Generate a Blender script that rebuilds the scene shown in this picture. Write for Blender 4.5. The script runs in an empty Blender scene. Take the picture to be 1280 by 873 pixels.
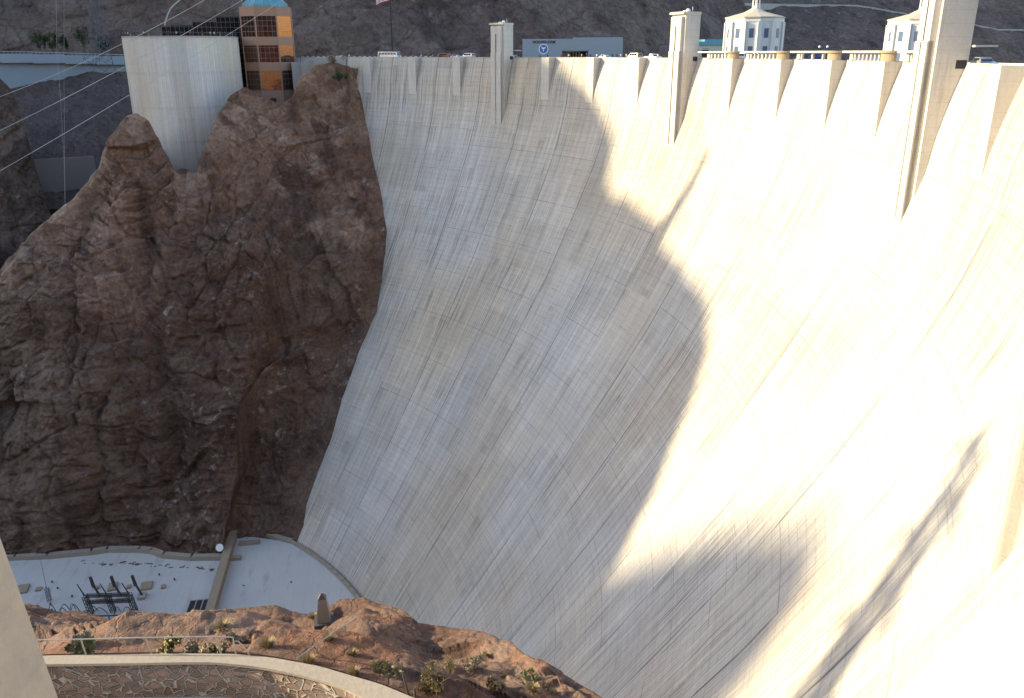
import bpy, bmesh, math, random
import numpy as np
from mathutils import Vector, Matrix

random.seed(7)
SC = bpy.context.scene
COL = SC.collection
R_ = math.radians

# ------------------------------------------------------------------ camera, sky, sun, exposure
CAM = Vector((148.394, 119.267, 1.512))
YAW, PITCH, ROLL, FPX = R_(-81.9026), R_(19.191), R_(-0.215), 1037.58
fwd = Vector((math.sin(YAW)*math.cos(PITCH), math.cos(YAW)*math.cos(PITCH), -math.sin(PITCH)))
rgt0 = Vector((math.cos(YAW), -math.sin(YAW), 0)); up0 = rgt0.cross(fwd)
rgt = rgt0*math.cos(ROLL) + up0*math.sin(ROLL); upc = -rgt0*math.sin(ROLL) + up0*math.cos(ROLL)
cd = bpy.data.cameras.new('camera'); cam = bpy.data.objects.new('camera', cd); COL.objects.link(cam)
M = Matrix((rgt, upc, -fwd)).transposed().to_4x4(); M.translation = CAM; cam.matrix_world = M
cd.sensor_width = 36; cd.lens = FPX/1280*36; cd.shift_y = -10/1280; cd.clip_start = 0.2; cd.clip_end = 6000
SC.camera = cam

SUN_EL = 18.0; LH = Vector((-0.3, -0.954, 0)).normalized(); SIDE = Vector((0.954, -0.3, 0)).normalized()
L = LH*math.cos(R_(SUN_EL)) + Vector((0, 0, math.sin(R_(SUN_EL))))
world = bpy.data.worlds.new('World'); SC.world = world; world.use_nodes = True
wn = world.node_tree.nodes; sky = wn.new('ShaderNodeTexSky'); sky.sky_type = 'NISHITA'; sky.sun_disc = False
sky.sun_elevation = R_(SUN_EL); sky.sun_rotation = math.atan2(L.x, L.y)
world.node_tree.links.new(sky.outputs[0], wn['Background'].inputs[0]); wn['Background'].inputs[1].default_value = 0.15
sd = bpy.data.lights.new('sun', 'SUN'); sd.energy = 3.7; sd.angle = R_(0.55); sd.color = (1.0, 0.85, 0.54)
sun = bpy.data.objects.new('sun', sd); COL.objects.link(sun); sun.rotation_euler = L.to_track_quat('Z', 'Y').to_euler()
vs = SC.view_settings; vs.view_transform = 'Standard'; vs.look = 'None'; vs.gamma = 1; vs.use_curve_mapping = False
vs.exposure = 1.6

# ------------------------------------------------------------------ helpers
def ray(u, v): return fwd + rgt*((u-640)/FPX) - upc*((v-426.5)/FPX)
def at(u, v, hd):
    d = ray(u, v); return CAM + d*(hd/math.hypot(d.x, d.y))
def at_z(u, v, z):
    d = ray(u, v); return CAM + d*((z-CAM.z)/d.z)

def tag(o, label=None, cat=None, group=None, kind=None):
    if label: o['label'] = label
    if cat: o['category'] = cat
    if group: o['group'] = group
    if kind: o['kind'] = kind
    return o
def empty(name, loc=(0, 0, 0), rz=0, label=None, cat=None, group=None):
    o = bpy.data.objects.new(name, None); COL.objects.link(o); o.location = loc; o.rotation_euler = (0, 0, rz)
    return tag(o, label, cat, group)
KIDS = {}
def link(o, parent=None):
    COL.objects.link(o)
    if parent is not None:
        o.parent = parent; KIDS.setdefault(parent.name, []).append(o)
    return o
def copy_tree(o, parent=None):
    c = o.copy(); link(c, parent)
    for ch in list(KIDS.get(o.name, [])): copy_tree(ch, c)
    return c

class MB:
    def __init__(s): s.v = []; s.f = []; s.m = []; s.mi = 0
    def add(s, vs_, fs):
        b = len(s.v); s.v += [tuple(p) for p in vs_]; s.f += [tuple(b+i for i in f) for f in fs]; s.m += [s.mi]*len(fs); return s
    def box(s, c, d, rz=0, taper=1.0):
        x, y, z = d[0]/2, d[1]/2, d[2]/2; cr, sr = math.cos(rz), math.sin(rz); P = []
        for sz in (-1, 1):
            t = taper if sz > 0 else 1
            for sx, sy in ((-1, -1), (1, -1), (1, 1), (-1, 1)):
                a, b = sx*x*t, sy*y*t
                P.append((c[0]+a*cr-b*sr, c[1]+a*sr+b*cr, c[2]+sz*z))
        return s.add(P, [(3, 2, 1, 0), (4, 5, 6, 7), (0, 1, 5, 4), (1, 2, 6, 5), (2, 3, 7, 6), (3, 0, 4, 7)])
    def tube(s, p, q, r, n=6, r2=None):
        p, q = Vector(p), Vector(q); d = (q-p).normalized(); a = d.orthogonal().normalized(); b = d.cross(a)
        r2 = r if r2 is None else r2; P = []
        for c, rr in ((p, r), (q, r2)):
            for i in range(n):
                t = 2*math.pi*i/n; P.append(c + a*rr*math.cos(t) + b*rr*math.sin(t))
        F = [(i, (i+1) % n, n+(i+1) % n, n+i) for i in range(n)] + [tuple(range(n-1, -1, -1)), tuple(range(n, 2*n))]
        return s.add(P, F)
    def path(s, pts, r, n=6):
        for a, b in zip(pts[:-1], pts[1:]): s.tube(a, b, r, n)
        return s
    def lathe(s, prof, n=24, c=(0, 0, 0), a0=0.0, a1=2*math.pi):
        full = abs(a1-a0-2*math.pi) < 1e-6; m = n if full else n+1; P = []
        for r, z in prof:
            for i in range(m):
                t = a0+(a1-a0)*i/n; P.append((c[0]+r*math.cos(t), c[1]+r*math.sin(t), c[2]+z))
        F = []
        for j in range(len(prof)-1):
            for i in range(n):
                k = (i+1) % m; F.append((j*m+i, j*m+k, (j+1)*m+k, (j+1)*m+i))
        return s.add(P, F)
    def prism(s, poly, z0, z1):
        n = len(poly); P = [(x, y, z0) for x, y in poly]+[(x, y, z1) for x, y in poly]
        return s.add(P, [tuple(range(n-1, -1, -1)), tuple(range(n, 2*n))]+[(i, (i+1) % n, n+(i+1) % n, n+i) for i in range(n)])
    def slab(s, ring_a, ring_b):          # two matching loops of 3D points joined into a closed solid
        n = len(ring_a)
        return s.add(list(ring_a)+list(ring_b), [tuple(range(n-1, -1, -1)), tuple(range(n, 2*n))]+[(i, (i+1) % n, n+(i+1) % n, n+i) for i in range(n)])
    def build(s, name, mat, parent=None, smooth=False):
        me = bpy.data.meshes.new(name); me.from_pydata(s.v, [], s.f)
        mats = mat if isinstance(mat, (list, tuple)) else [mat]
        for m_ in mats: me.materials.append(m_)
        me.polygons.foreach_set('material_index', s.m)
        bm = bmesh.new(); bm.from_mesh(me); bmesh.ops.recalc_face_normals(bm, faces=bm.faces); bm.to_mesh(me); bm.free()
        if smooth: me.polygons.foreach_set('use_smooth', [True]*len(me.polygons))
        me.update()
        return link(bpy.data.objects.new(name, me), parent)

def each(name, mat, parent, mbs, world=False, smooth=False):
    out = []
    for m in mbs:
        o_ = m.build(name, mat, parent, smooth)
        if world: o_.matrix_parent_inverse = Matrix.Translation(parent.location).inverted()
        out.append(o_)
    return out
def grid_mesh(name, P, mat, smooth=True, uv=None, parent=None, kind=None, mat_idx=None):
    n, m = P.shape[:2]
    idx = np.arange(n*m).reshape(n, m)
    F = np.stack([idx[:-1, :-1], idx[1:, :-1], idx[1:, 1:], idx[:-1, 1:]], -1).reshape(-1, 4)
    me = bpy.data.meshes.new(name)
    me.vertices.add(n*m); me.vertices.foreach_set('co', P.reshape(-1).astype(np.float32))
    me.loops.add(F.size); me.loops.foreach_set('vertex_index', F.reshape(-1).astype(np.int32))
    me.polygons.add(len(F)); me.polygons.foreach_set('loop_start', np.arange(0, F.size, 4, dtype=np.int32))
    me.polygons.foreach_set('loop_total', np.full(len(F), 4, np.int32))
    me.update(calc_edges=True)
    if uv is not None:
        l = me.uv_layers.new(name='UVMap'); l.data.foreach_set('uv', uv.reshape(-1, 2)[F.reshape(-1)].reshape(-1).astype(np.float32))
    for mm in (mat if isinstance(mat, (list, tuple)) else [mat]): me.materials.append(mm)
    if smooth: me.polygons.foreach_set('use_smooth', np.ones(len(F), bool))
    me.validate(); me.update()
    o = link(bpy.data.objects.new(name, me), parent)
    if kind: o['kind'] = kind
    return o

# ---- vectorised noise
def _h(ix, iy, iz, k):
    n = (ix.astype(np.int64)*374761393 + iy.astype(np.int64)*668265263 + iz.astype(np.int64)*2147483647 + k*974634777) & 0xffffffff
    n = ((n ^ (n >> 13))*1274126177) & 0xffffffff
    n = ((n ^ (n >> 16))*2246822519) & 0xffffffff
    return ((n ^ (n >> 15)) & 0xffffff)/float(0xffffff)
def vnoise(p, k=0):
    i = np.floor(p).astype(np.int64); f = p-i; f = f*f*f*(f*(f*6-15)+10); o = 0
    for dx in (0, 1):
        for dy in (0, 1):
            for dz in (0, 1):
                w = (f[..., 0] if dx else 1-f[..., 0])*(f[..., 1] if dy else 1-f[..., 1])*(f[..., 2] if dz else 1-f[..., 2])
                o = o + w*_h(i[..., 0]+dx, i[..., 1]+dy, i[..., 2]+dz, k)
    return o*2-1
def fbm(p, sc, oct_=4, k=0, gain=.5):
    o = 0; a = 1
    for j in range(oct_): o = o+a*vnoise(p/sc+j*17.3, k+j); sc = sc/2.03; a *= gain
    return o
def ridged(p, sc, oct_=4, k=0, gain=.5):
    o = 0; a = 1
    for j in range(oct_): o = o+a*(1-2*np.abs(vnoise(p/sc+j*9.1, k+j))); sc = sc/2.1; a *= gain
    return o
JOINTS = np.array([(.9, .2, .3), (-.7, .5, .4), (.2, -.9, .35), (.15, .35, -1.0), (-.3, -.25, .9)])
def facet(p, sc, k=0, tilt=1.0):
    """broken-rock relief: every Voronoi cell is a randomly tilted plane at its own depth"""
    q = p/sc; i = np.floor(q).astype(np.int64)
    d1 = np.full(q.shape[:-1], 9.); d2 = d1.copy(); h = np.zeros(q.shape[:-1])
    for dx in (-1, 0, 1):
        for dy in (-1, 0, 1):
            for dz in (-1, 0, 1):
                c = i+np.array([dx, dy, dz]); r = [_h(c[..., 0], c[..., 1], c[..., 2], k+t) for t in range(7)]
                dl = q-(c+np.stack(r[:3], -1)); d = (dl**2).sum(-1)
                js = JOINTS[(r[3]*len(JOINTS)).astype(int) % len(JOINTS)]*(.55+.6*r[4])[..., None]+(np.stack(r[3:6], -1)-.5)*.35
                hh = (dl*js).sum(-1)*tilt+(r[6]-.5)*.75
                n1 = d < d1
                d2 = np.where(n1, d1, np.minimum(d2, d)); h = np.where(n1, hh, h); d1 = np.where(n1, d, d1)
    e = np.sqrt(d2)-np.sqrt(d1)
    return h - .05*np.exp(-(e/.05)**2)

def chip(p, sc, k=0, tilt=1.45, curve=.75, off=.7):
    """continuous chipped-rock relief: lower envelope of randomly tilted planes, one per scattered seed"""
    q = p/sc; i = np.floor(q).astype(np.int64); best = np.full(q.shape[:-1], 1e9)
    for dx in (-1, 0, 1):
        for dy in (-1, 0, 1):
            for dz in (-1, 0, 1):
                c = i+np.array([dx, dy, dz]); r = [_h(c[..., 0], c[..., 1], c[..., 2], k+t) for t in range(7)]
                dl = q-(c+np.stack(r[:3], -1))
                js = JOINTS[(r[3]*len(JOINTS)).astype(int) % len(JOINTS)]*(.4+.7*r[4])[..., None]+(np.stack(r[3:6], -1)-.5)*.7
                best = np.minimum(best, (dl*js).sum(-1)*tilt+r[6]*off+curve*(dl**2).sum(-1))
    return best
def cells_edge(p, sc, k=0):
    q = p/sc; i = np.floor(q).astype(np.int64); d1 = np.full(q.shape[:-1], 9.); d2 = d1.copy()
    for dx in (-1, 0, 1):
        for dy in (-1, 0, 1):
            for dz in (-1, 0, 1):
                c = i+np.array([dx, dy, dz]); d = ((q-(c+np.stack([_h(c[..., 0], c[..., 1], c[..., 2], k+t) for t in range(3)], -1)))**2).sum(-1)
                d2 = np.where(d < d1, d1, np.minimum(d2, d)); d1 = np.minimum(d1, d)
    return np.sqrt(d2)-np.sqrt(d1)

# ------------------------------------------------------------------ materials
def new_mat(name):
    m = bpy.data.materials.new(name); m.use_nodes = True
    nt = m.node_tree; return m, nt, nt.nodes, nt.links, nt.nodes['Principled BSDF']
class NB:
    """small node-building helper"""
    def __init__(s, nt): s.nt = nt; s.n = nt.nodes; s.l = nt.links
    def _in(s, sock, v):
        if v is None: return
        if hasattr(v, 'is_linked'): s.l.new(v, sock)
        else: sock.default_value = v
    def math(s, op, a, b=None, clamp=False):
        n = s.n.new('ShaderNodeMath'); n.operation = op; n.use_clamp = clamp; s._in(n.inputs[0], a); s._in(n.inputs[1], b); return n.outputs[0]
    def vmath(s, op, a, b=None):
        n = s.n.new('ShaderNodeVectorMath'); n.operation = op; s._in(n.inputs[0], a); s._in(n.inputs[1], b); return n.outputs[0]
    def mix(s, f, a, b, mode='MIX'):
        n = s.n.new('ShaderNodeMix'); n.data_type = 'RGBA'; n.blend_type = mode; s._in(n.inputs[0], f); s._in(n.inputs[6], a); s._in(n.inputs[7], b); return n.outputs[2]
    def noise(s, vec, scale, detail=4, rough=.55, out=0, dist=0):
        n = s.n.new('ShaderNodeTexNoise'); s._in(n.inputs['Vector'], vec); n.inputs['Scale'].default_value = scale
        n.inputs['Detail'].default_value = detail; n.inputs['Roughness'].default_value = rough; n.inputs['Distortion'].default_value = dist; return n.outputs[out]
    def vor(s, vec, scale, feature='F1', out='Distance', rnd=1):
        n = s.n.new('ShaderNodeTexVoronoi'); n.feature = feature; s._in(n.inputs['Vector'], vec); n.inputs['Scale'].default_value = scale
        n.inputs['Randomness'].default_value = rnd; return n.outputs[out]
    def ramp(s, f, stops):
        n = s.n.new('ShaderNodeValToRGB'); s._in(n.inputs[0], f); e = n.color_ramp.elements
        while len(e) < len(stops): e.new(.5)
        for i, (p, c) in enumerate(stops):
            e[i].position = p; e[i].color = (c, c, c, 1) if not isinstance(c, tuple) else (*c, 1)
        return n.outputs[0]
    def rng(s, f, a, b, c=0., d=1.):
        n = s.n.new('ShaderNodeMapRange'); s._in(n.inputs[0], f); n.inputs[1].default_value = a; n.inputs[2].default_value = b
        n.inputs[3].default_value = c; n.inputs[4].default_value = d; return n.outputs[0]
    def white(s, vec):
        n = s.n.new('ShaderNodeTexWhiteNoise'); n.noise_dimensions = '3D'; s._in(n.inputs['Vector'], vec); return n.outputs['Value']
    def sep(s, v):
        n = s.n.new('ShaderNodeSeparateXYZ'); s._in(n.inputs[0], v); return n.outputs
    def comb(s, x, y, z=0.):
        n = s.n.new('ShaderNodeCombineXYZ'); s._in(n.inputs[0], x); s._in(n.inputs[1], y); s._in(n.inputs[2], z); return n.outputs[0]
    def scale(s, v, xyz): return s.vmath('MULTIPLY', v, xyz)
    def bump(s, h, dist, strength=1., normal=None):
        n = s.n.new('ShaderNodeBump'); s._in(n.inputs['Height'], h); n.inputs['Distance'].default_value = dist; n.inputs['Strength'].default_value = strength
        if normal is not None: s.l.new(normal, n.inputs['Normal'])
        return n.outputs[0]
    def obj(s): return s.n.new('ShaderNodeTexCoord').outputs['Object']
    def uv(s): return s.n.new('ShaderNodeTexCoord').outputs['UV']

def plain(name, col, rough=.6, metal=0., var=.12, scale=3., spec=.3):
    m, nt, n, l, b = new_mat(name); k = NB(nt)
    f = k.noise(k.obj(), scale, 5)
    c = k.mix(f, tuple(x*(1-var*1.6) for x in col)+(1,), tuple(min(1, x*(1+var*1.6)) for x in col)+(1,))
    l.new(c, b.inputs['Base Color']); b.inputs['Roughness'].default_value = rough; b.inputs['Metallic'].default_value = metal
    b.inputs['Specular IOR Level'].default_value = spec
    return m

def rock_mat(name, dark, mid, light, white, sc=1.0, whiteamt=.5, tan=None, bump=1.0, rust=None, crack=.42, lower=None):
    m, nt, n, l, b = new_mat(name); k = NB(nt); o = k.obj()
    # strata dip: rotate the coordinates so that layering runs diagonally
    mp = n.new('ShaderNodeMapping'); mp.inputs['Rotation'].default_value = (R_(38), R_(12), R_(20)); l.new(o, mp.inputs[0]); q = mp.outputs[0]
    w = k.vmath('ADD', q, k.vmath('MULTIPLY', k.vmath('SUBTRACT', k.noise(o, .12*sc, 4, .6, out=1), (.5, .5, .5)), (5./sc, 5./sc, 5./sc)))
    big = k.noise(o, .018*sc, 5, .6); med = k.noise(k.scale(q, (.8, .6, 1.4)), .1*sc, 7, .62); fin = k.noise(o, .9*sc, 8, .68)
    cA = k.sep(k.vor(k.scale(w, (.5, 1., 1.4)), .045*sc, 'F1', 'Color')); cB = k.sep(k.vor(k.scale(w, (.6, 1., 1.3)), .15*sc, 'F1', 'Color')); cC = k.sep(k.vor(w, .5*sc, 'F1', 'Color'))
    t = k.math('ADD', k.math('MULTIPLY', big, .9), k.math('ADD', k.math('MULTIPLY', cA[0], .28), k.math('ADD', k.math('MULTIPLY', cB[0], .2), k.math('MULTIPLY', cC[0], .13))))
    c = k.mix(k.rng(t, .5, .92), dark+(1,), mid+(1,))
    t2 = k.math('ADD', k.math('MULTIPLY', med, .8), k.math('ADD', k.math('MULTIPLY', cA[1], .25), k.math('MULTIPLY', cB[1], .2)))
    c = k.mix(k.math('MULTIPLY', k.rng(t2, .62, .86), .85, True), c, light+(1,))
    if tan:
        t = k.math('ADD', k.noise(k.vmath('ADD', o, (90., 40., 10.)), .014*sc, 5, .6), k.math('MULTIPLY', cB[2], .12))
        c = k.mix(k.math('MULTIPLY', k.rng(t, .52, .68), .75, True), c, tan+(1,))
    if rust:
        t = k.math('ADD', k.noise(k.vmath('ADD', o, (19., 4., 71.)), .045*sc, 5, .6), k.math('MULTIPLY', cC[1], .1))
        c = k.mix(k.math('MULTIPLY', k.rng(t, .55, .7), .7, True), c, rust+(1,))
    if lower:                # dimmer light low on the cliff painted in: darker colour below a wavy line
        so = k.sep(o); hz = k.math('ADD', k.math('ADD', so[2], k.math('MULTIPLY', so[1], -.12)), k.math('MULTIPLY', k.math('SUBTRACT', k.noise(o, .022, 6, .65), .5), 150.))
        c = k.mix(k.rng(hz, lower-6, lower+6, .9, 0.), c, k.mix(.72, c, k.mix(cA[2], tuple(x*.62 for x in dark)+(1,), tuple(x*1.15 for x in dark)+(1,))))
    # dark desert varnish in vertical streaks, white mineral streaks
    vs1 = k.noise(k.scale(o, (.5, .5, .06)), .3*sc, 5, .6)
    c = k.mix(k.math('MULTIPLY', k.rng(vs1, .53, .68), .65, True), c, tuple(x*.5 for x in dark)+(1,))
    wh = k.noise(k.scale(q, (.35, 1.3, 1.2)), .2*sc, 6, .74); wm = k.noise(k.vmath('ADD', o, (7., 70., 3.)), .03*sc, 3)
    c = k.mix(k.math('MULTIPLY', k.math('MULTIPLY', k.rng(wh, .56, .7), k.rng(wm, .45, .62), True), whiteamt, True), c, white+(1,))
    # joints / cracks
    v1 = k.vor(k.scale(w, (.22, 1., 1.1)), .13*sc, 'DISTANCE_TO_EDGE'); v2 = k.vor(k.scale(w, (.6, 1.1, 1.)), .42*sc, 'DISTANCE_TO_EDGE')
    cm = k.rng(k.noise(o, .09*sc, 3), .4, .6)
    cr = k.math('MULTIPLY', k.math('MAXIMUM', k.rng(v1, 0., .03), k.math('MULTIPLY', cm, .8)), k.math('MAXIMUM', k.rng(v2, 0., .045), k.math('SUBTRACT', 1.1, cm)), True)
    c = k.mix(k.rng(cr, 0., 1., crack, 0.), c, tuple(x*.35 for x in dark)+(1,))
    c = k.mix(.6, c, k.mix(1., c, k.ramp(fin, [(.3, .42), (.7, 1.5)]), 'MULTIPLY'))
    l.new(c, b.inputs['Base Color']); b.inputs['Roughness'].default_value = .92; b.inputs['Specular IOR Level'].default_value = .15
    h = k.math('ADD', k.math('MULTIPLY', med, .5), k.math('MULTIPLY', cr, .1)); h = k.math('ADD', h, k.math('MULTIPLY', fin, .4)); h = k.math('ADD', h, k.math('MULTIPLY', cC[2], .12))
    l.new(k.bump(h, 1.5*bump/sc, 1.), b.inputs['Normal'])
    return m

def concrete_mat(name, base, uvmode=True, lift=1.52, panel=1.0, lines=.5, stain=.5, block=.10):
    """poured concrete: vertical joints, horizontal lifts, weather streaks. UV = (joint number, metres down)"""
    m, nt, n, l, b = new_mat(name); k = NB(nt); uv = k.uv(); s = k.sep(uv); U, V = s[0], s[1]
    uf = k.math('MULTIPLY', U, panel)
    iu = k.math('FLOOR', uf); fu = k.math('FRACT', uf)
    lv = k.math('DIVIDE', V, lift); il = k.math('FLOOR', lv); fl = k.math('FRACT', lv)
    off = k.math('MULTIPLY', k.white(k.comb(iu, 3., 1.)), 6.)
    ib = k.math('FLOOR', k.math('DIVIDE', k.math('ADD', V, k.math('MULTIPLY', off, 4.)), lift*9))
    r_block = k.white(k.comb(iu, ib, 7.)); r_lift = k.white(k.comb(iu, il, 2.)); 
    sub = k.math('FLOOR', k.math('MULTIPLY', uf, 3.)); r_sub = k.white(k.comb(sub, ib, 4.)); r_sl = k.white(k.comb(sub, il, 9.))
    val = k.math('ADD', 1.-block*.9, k.math('MULTIPLY', r_block, block))
    val = k.math('ADD', val, k.math('MULTIPLY', r_sub, block*.6)); val = k.math('ADD', val, k.math('MULTIPLY', r_lift, block*.35))
    val = k.math('ADD', val, k.math('MULTIPLY', r_sl, block*.3))
    cloud = k.noise(k.comb(k.math('MULTIPLY', U, 19.3), V), .035, 5, .6)
    val = k.math('MULTIPLY', val, k.rng(cloud, .25, .75, .9, 1.08))
    base2 = tuple(x*y for x, y in zip(base, (1.0, .90, .76)))
    c = k.mix(k.rng(k.noise(k.comb(k.math('MULTIPLY', U, 19.3), V, 5.), .02, 4), .4, .65), base+(1,), base2+(1,))
    c = k.mix(1., c, k.comb(val, val, val), 'MULTIPLY')
    # dark run-off streaks and pale lime streaks
    st = k.noise(k.comb(k.math('MULTIPLY', U, 38.), k.math('MULTIPLY', V, .055)), 1., 6, .68)
    msk = k.noise(k.comb(k.math('MULTIPLY', U, 19.3), V, 31.), .05, 4, .6)
    a = k.math('MULTIPLY', k.rng(st, .5, .68), k.rng(msk, .42, .62), True)
    c = k.mix(k.math('MULTIPLY', a, stain, True), c, (.17, .15, .13, 1))
    st2 = k.noise(k.comb(k.math('MULTIPLY', U, 30.), k.math('MULTIPLY', V, .03), 8.), 1., 5, .6)
    c = k.mix(k.math('MULTIPLY', k.rng(st2, .58, .72), .4*stain, True), c, (.72, .72, .70, 1))
    # short dark weeping patches that start at a pour line
    dp_ = k.math('MULTIPLY', k.rng(k.math('FRACT', k.math('ADD', k.math('DIVIDE', V, 22.), k.math('MULTIPLY', r_block, 3.))), 0., .45, 1., 0.), k.rng(k.white(k.comb(k.math('FLOOR', k.math('MULTIPLY', U, 7.)), ib, 12.)), .86, .93), True)
    dn_ = k.rng(k.noise(k.comb(k.math('MULTIPLY', U, 70.), k.math('MULTIPLY', V, .06), 61.), 1., 4, .65), .42, .6)
    c = k.mix(k.math('MULTIPLY', k.math('MULTIPLY', dp_, dn_), .45*stain, True), c, (.15, .125, .10, 1))
    rs = k.noise(k.comb(k.math('MULTIPLY', U, 24.), k.math('MULTIPLY', V, .1), 50.), 1., 5, .6)
    c = k.mix(k.math('MULTIPLY', k.rng(rs, .64, .76), .5*stain, True), c, (.36, .25, .14, 1))
    hs = k.noise(k.comb(k.math('MULTIPLY', U, 95.), k.math('MULTIPLY', V, .035), 21.), 1., 5, .7); c = k.mix(1., c, k.ramp(hs, [(.28, .62), (.72, 1.18)]), 'MULTIPLY')
    hc = k.noise(k.comb(k.math('MULTIPLY', U, 14.), k.math('MULTIPLY', V, .014), 77.), 1., 6, .72); c = k.mix(1., c, k.ramp(hc, [(.3, .74), (.7, 1.12)]), 'MULTIPLY')
    hv = k.noise(k.comb(k.math('MULTIPLY', U, 2.2), k.math('MULTIPLY', V, 1.1), 4.), 1., 5, .7); c = k.mix(1., c, k.ramp(hv, [(.28, .93), (.72, 1.05)]), 'MULTIPLY')
    fine = k.noise(k.comb(k.math('MULTIPLY', U, 19.3*3), k.math('MULTIPLY', V, 3.)), .9, 6, .75)
    c = k.mix(1., c, k.ramp(fine, [(.25, .86), (.75, 1.1)]), 'MULTIPLY')
    # lift lines, joint lines
    ln = k.math('MULTIPLY', k.rng(fl, 0., .13, 1., 0.), k.rng(k.noise(k.comb(k.math('MULTIPLY', U, 9.), k.math('MULTIPLY', V, .5)), 1., 4, .7), .38, .62), True)
    c = k.mix(k.math('MULTIPLY', ln, lines, True), c, (.2, .18, .165, 1))
    bl = k.math('FRACT', k.math('ADD', k.math('DIVIDE', V, lift*9), k.math('MULTIPLY', k.math('FLOOR', k.math('MULTIPLY', off, .5)), .37)))
    bn = k.math('MULTIPLY', k.rng(bl, 0., .022, 1., 0.), k.rng(k.noise(k.comb(k.math('MULTIPLY', U, 5.), k.math('MULTIPLY', V, .5), 2.), 1., 4, .7), .4, .6), True)
    c = k.mix(k.math('MULTIPLY', bn, lines*1.5, True), c, (.2, .175, .15, 1))
    jd = k.math('MINIMUM', fu, k.math('SUBTRACT', 1., fu))
    jn = k.math('MULTIPLY', k.rng(jd, .004, .012, 1., 0.), k.rng(k.noise(k.comb(U, k.math('MULTIPLY', V, .04)), 2., 3, .6), .22, .5), True)
    c = k.mix(k.math('MULTIPLY', jn, lines*1.5, True), c, (.13, .12, .115, 1))
    jl = k.math('MULTIPLY', k.rng(fu, .008, .025, 1., 0.), k.rng(k.noise(k.comb(U, k.math('MULTIPLY', V, .05), 3.), 2., 3, .6), .5, .65), True)  # pale line beside each joint: an edge highlight painted into the colour
    c = k.mix(k.math('MULTIPLY', jl, lines*.7, True), c, (.7, .7, .69, 1))
    fs = k.math('FRACT', k.math('MULTIPLY', uf, 4.)); sd_ = k.math('MINIMUM', fs, k.math('SUBTRACT', 1., fs))
    sj = k.math('MULTIPLY', k.rng(sd_, .006, .03, 1., 0.), k.rng(k.noise(k.comb(k.math('MULTIPLY', U, 3.), k.math('MULTIPLY', V, .03), 9.), 2., 3, .6), .5, .65), True)
    c = k.mix(k.math('MULTIPLY', sj, lines*.6, True), c, (.22, .2, .18, 1))
    l.new(c, b.inputs['Base Color']); b.inputs['Roughness'].default_value = .85; b.inputs['Specular IOR Level'].default_value = .2
    h = k.math('SUBTRACT', k.math('MULTIPLY', fine, .3), ln); h = k.math('ADD', h, k.math('MULTIPLY', r_lift, .35))
    l.new(k.bump(h, .05, 1.), b.inputs['Normal'])
    return m

def obj_concrete(name, base, var=.2, streak=.3):
    m, nt, n, l, b = new_mat(name); k = NB(nt); o = k.obj()
    a = k.noise(o, .35, 6, .65); f = k.noise(o, 6., 6, .7); st = k.noise(k.scale(o, (1.6, 1.6, .12)), 1.2, 5, .65)
    z = k.sep(o)[2]; fl = k.math('FRACT', k.math('DIVIDE', z, 1.52)); ln = k.rng(fl, 0., .07, 1., 0.)
    c = k.mix(a, tuple(x*(1-var) for x in base)+(1,), tuple(min(.85, x*(1+var*.6)) for x in base)+(1,))
    c = k.mix(k.math('MULTIPLY', k.rng(st, .52, .7), streak, True), c, (.25, .2, .15, 1))
    c = k.mix(k.math('MULTIPLY', ln, .25), c, (.25, .22, .2, 1))
    c = k.mix(1., c, k.ramp(f, [(.3, .88), (.7, 1.08)]), 'MULTIPLY')
    l.new(c, b.inputs['Base Color']); b.inputs['Roughness'].default_value = .85; b.inputs['Specular IOR Level'].default_value = .2
    l.new(k.bump(f, .03, .6), b.inputs['Normal'])
    return m

MAT = {}
MAT['dam'] = concrete_mat('dam_concrete', (.565, .528, .485), stain=1., block=.12, lines=.56)
MAT['bastion'] = concrete_mat('bastion_concrete', (.68, .64, .59), lift=11., panel=1., lines=.22, stain=.18, block=.16)
MAT['tower'] = obj_concrete('tower_concrete', (.58, .54, .48), .18, .35)
MAT['concrete'] = obj_concrete('old_concrete', (.40, .37, .33), .22, .3)
MAT['kerb'] = obj_concrete('parapet_concrete', (.36, .30, .235), .15, .12)
MAT['tan_concrete'] = obj_concrete('tan_concrete', (.34, .27, .19), .15, .3)
MAT['weathered'] = obj_concrete('weathered_concrete', (.27, .235, .19), .2, .3)
MAT['coping'] = plain('coping', (.50, .33, .18), .8)
MAT['dark'] = plain('dark_recess', (.03, .03, .035), .6)
MAT['asphalt'] = plain('asphalt', (.06, .06, .06), .9, scale=1.)
MAT['white'] = plain('white_paint', (.78, .78, .76), .45, var=.03)
MAT['rail'] = plain('galvanised_rail', (.36, .34, .31), .4, .5, .1)
MAT['steel'] = plain('dull_steel', (.16, .17, .19), .5, .6)
MAT['pale_steel'] = plain('pale_steel', (.42, .46, .5), .45, .4)
MAT['blue_steel'] = plain('weathered_steel', (.11, .12, .14), .6, .3)
MAT['dark_steel'] = plain('dark_steel', (.085, .08, .078), .6, .3)
MAT['wire'] = plain('cable', (.45, .43, .4), .5, .3)
MAT['blue_wall'] = obj_concrete('blue_grey_wall', (.30, .335, .37), .08, .05)
MAT['cream'] = plain('cream_wall', (.52, .48, .38), .7)
MAT['teal'] = plain('teal_roof', (.12, .30, .36), .5, .2, .2, 6.)
MAT['red_tile'] = plain('tile_roof', (.46, .40, .32), .8, 0., .15, 2.)
MAT['intake'] = plain('intake_white', (.62, .62, .60), .75, 0., .08, .6)
MAT['salmon'] = obj_concrete('salmon_panel', (.36, .22, .155), .1, .06)
MAT['silver'] = plain('wheel_rim', (.5, .5, .5), .4, .6, .05)
MAT['rubber'] = plain('tyre', (.025, .025, .025), .9)
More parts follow.
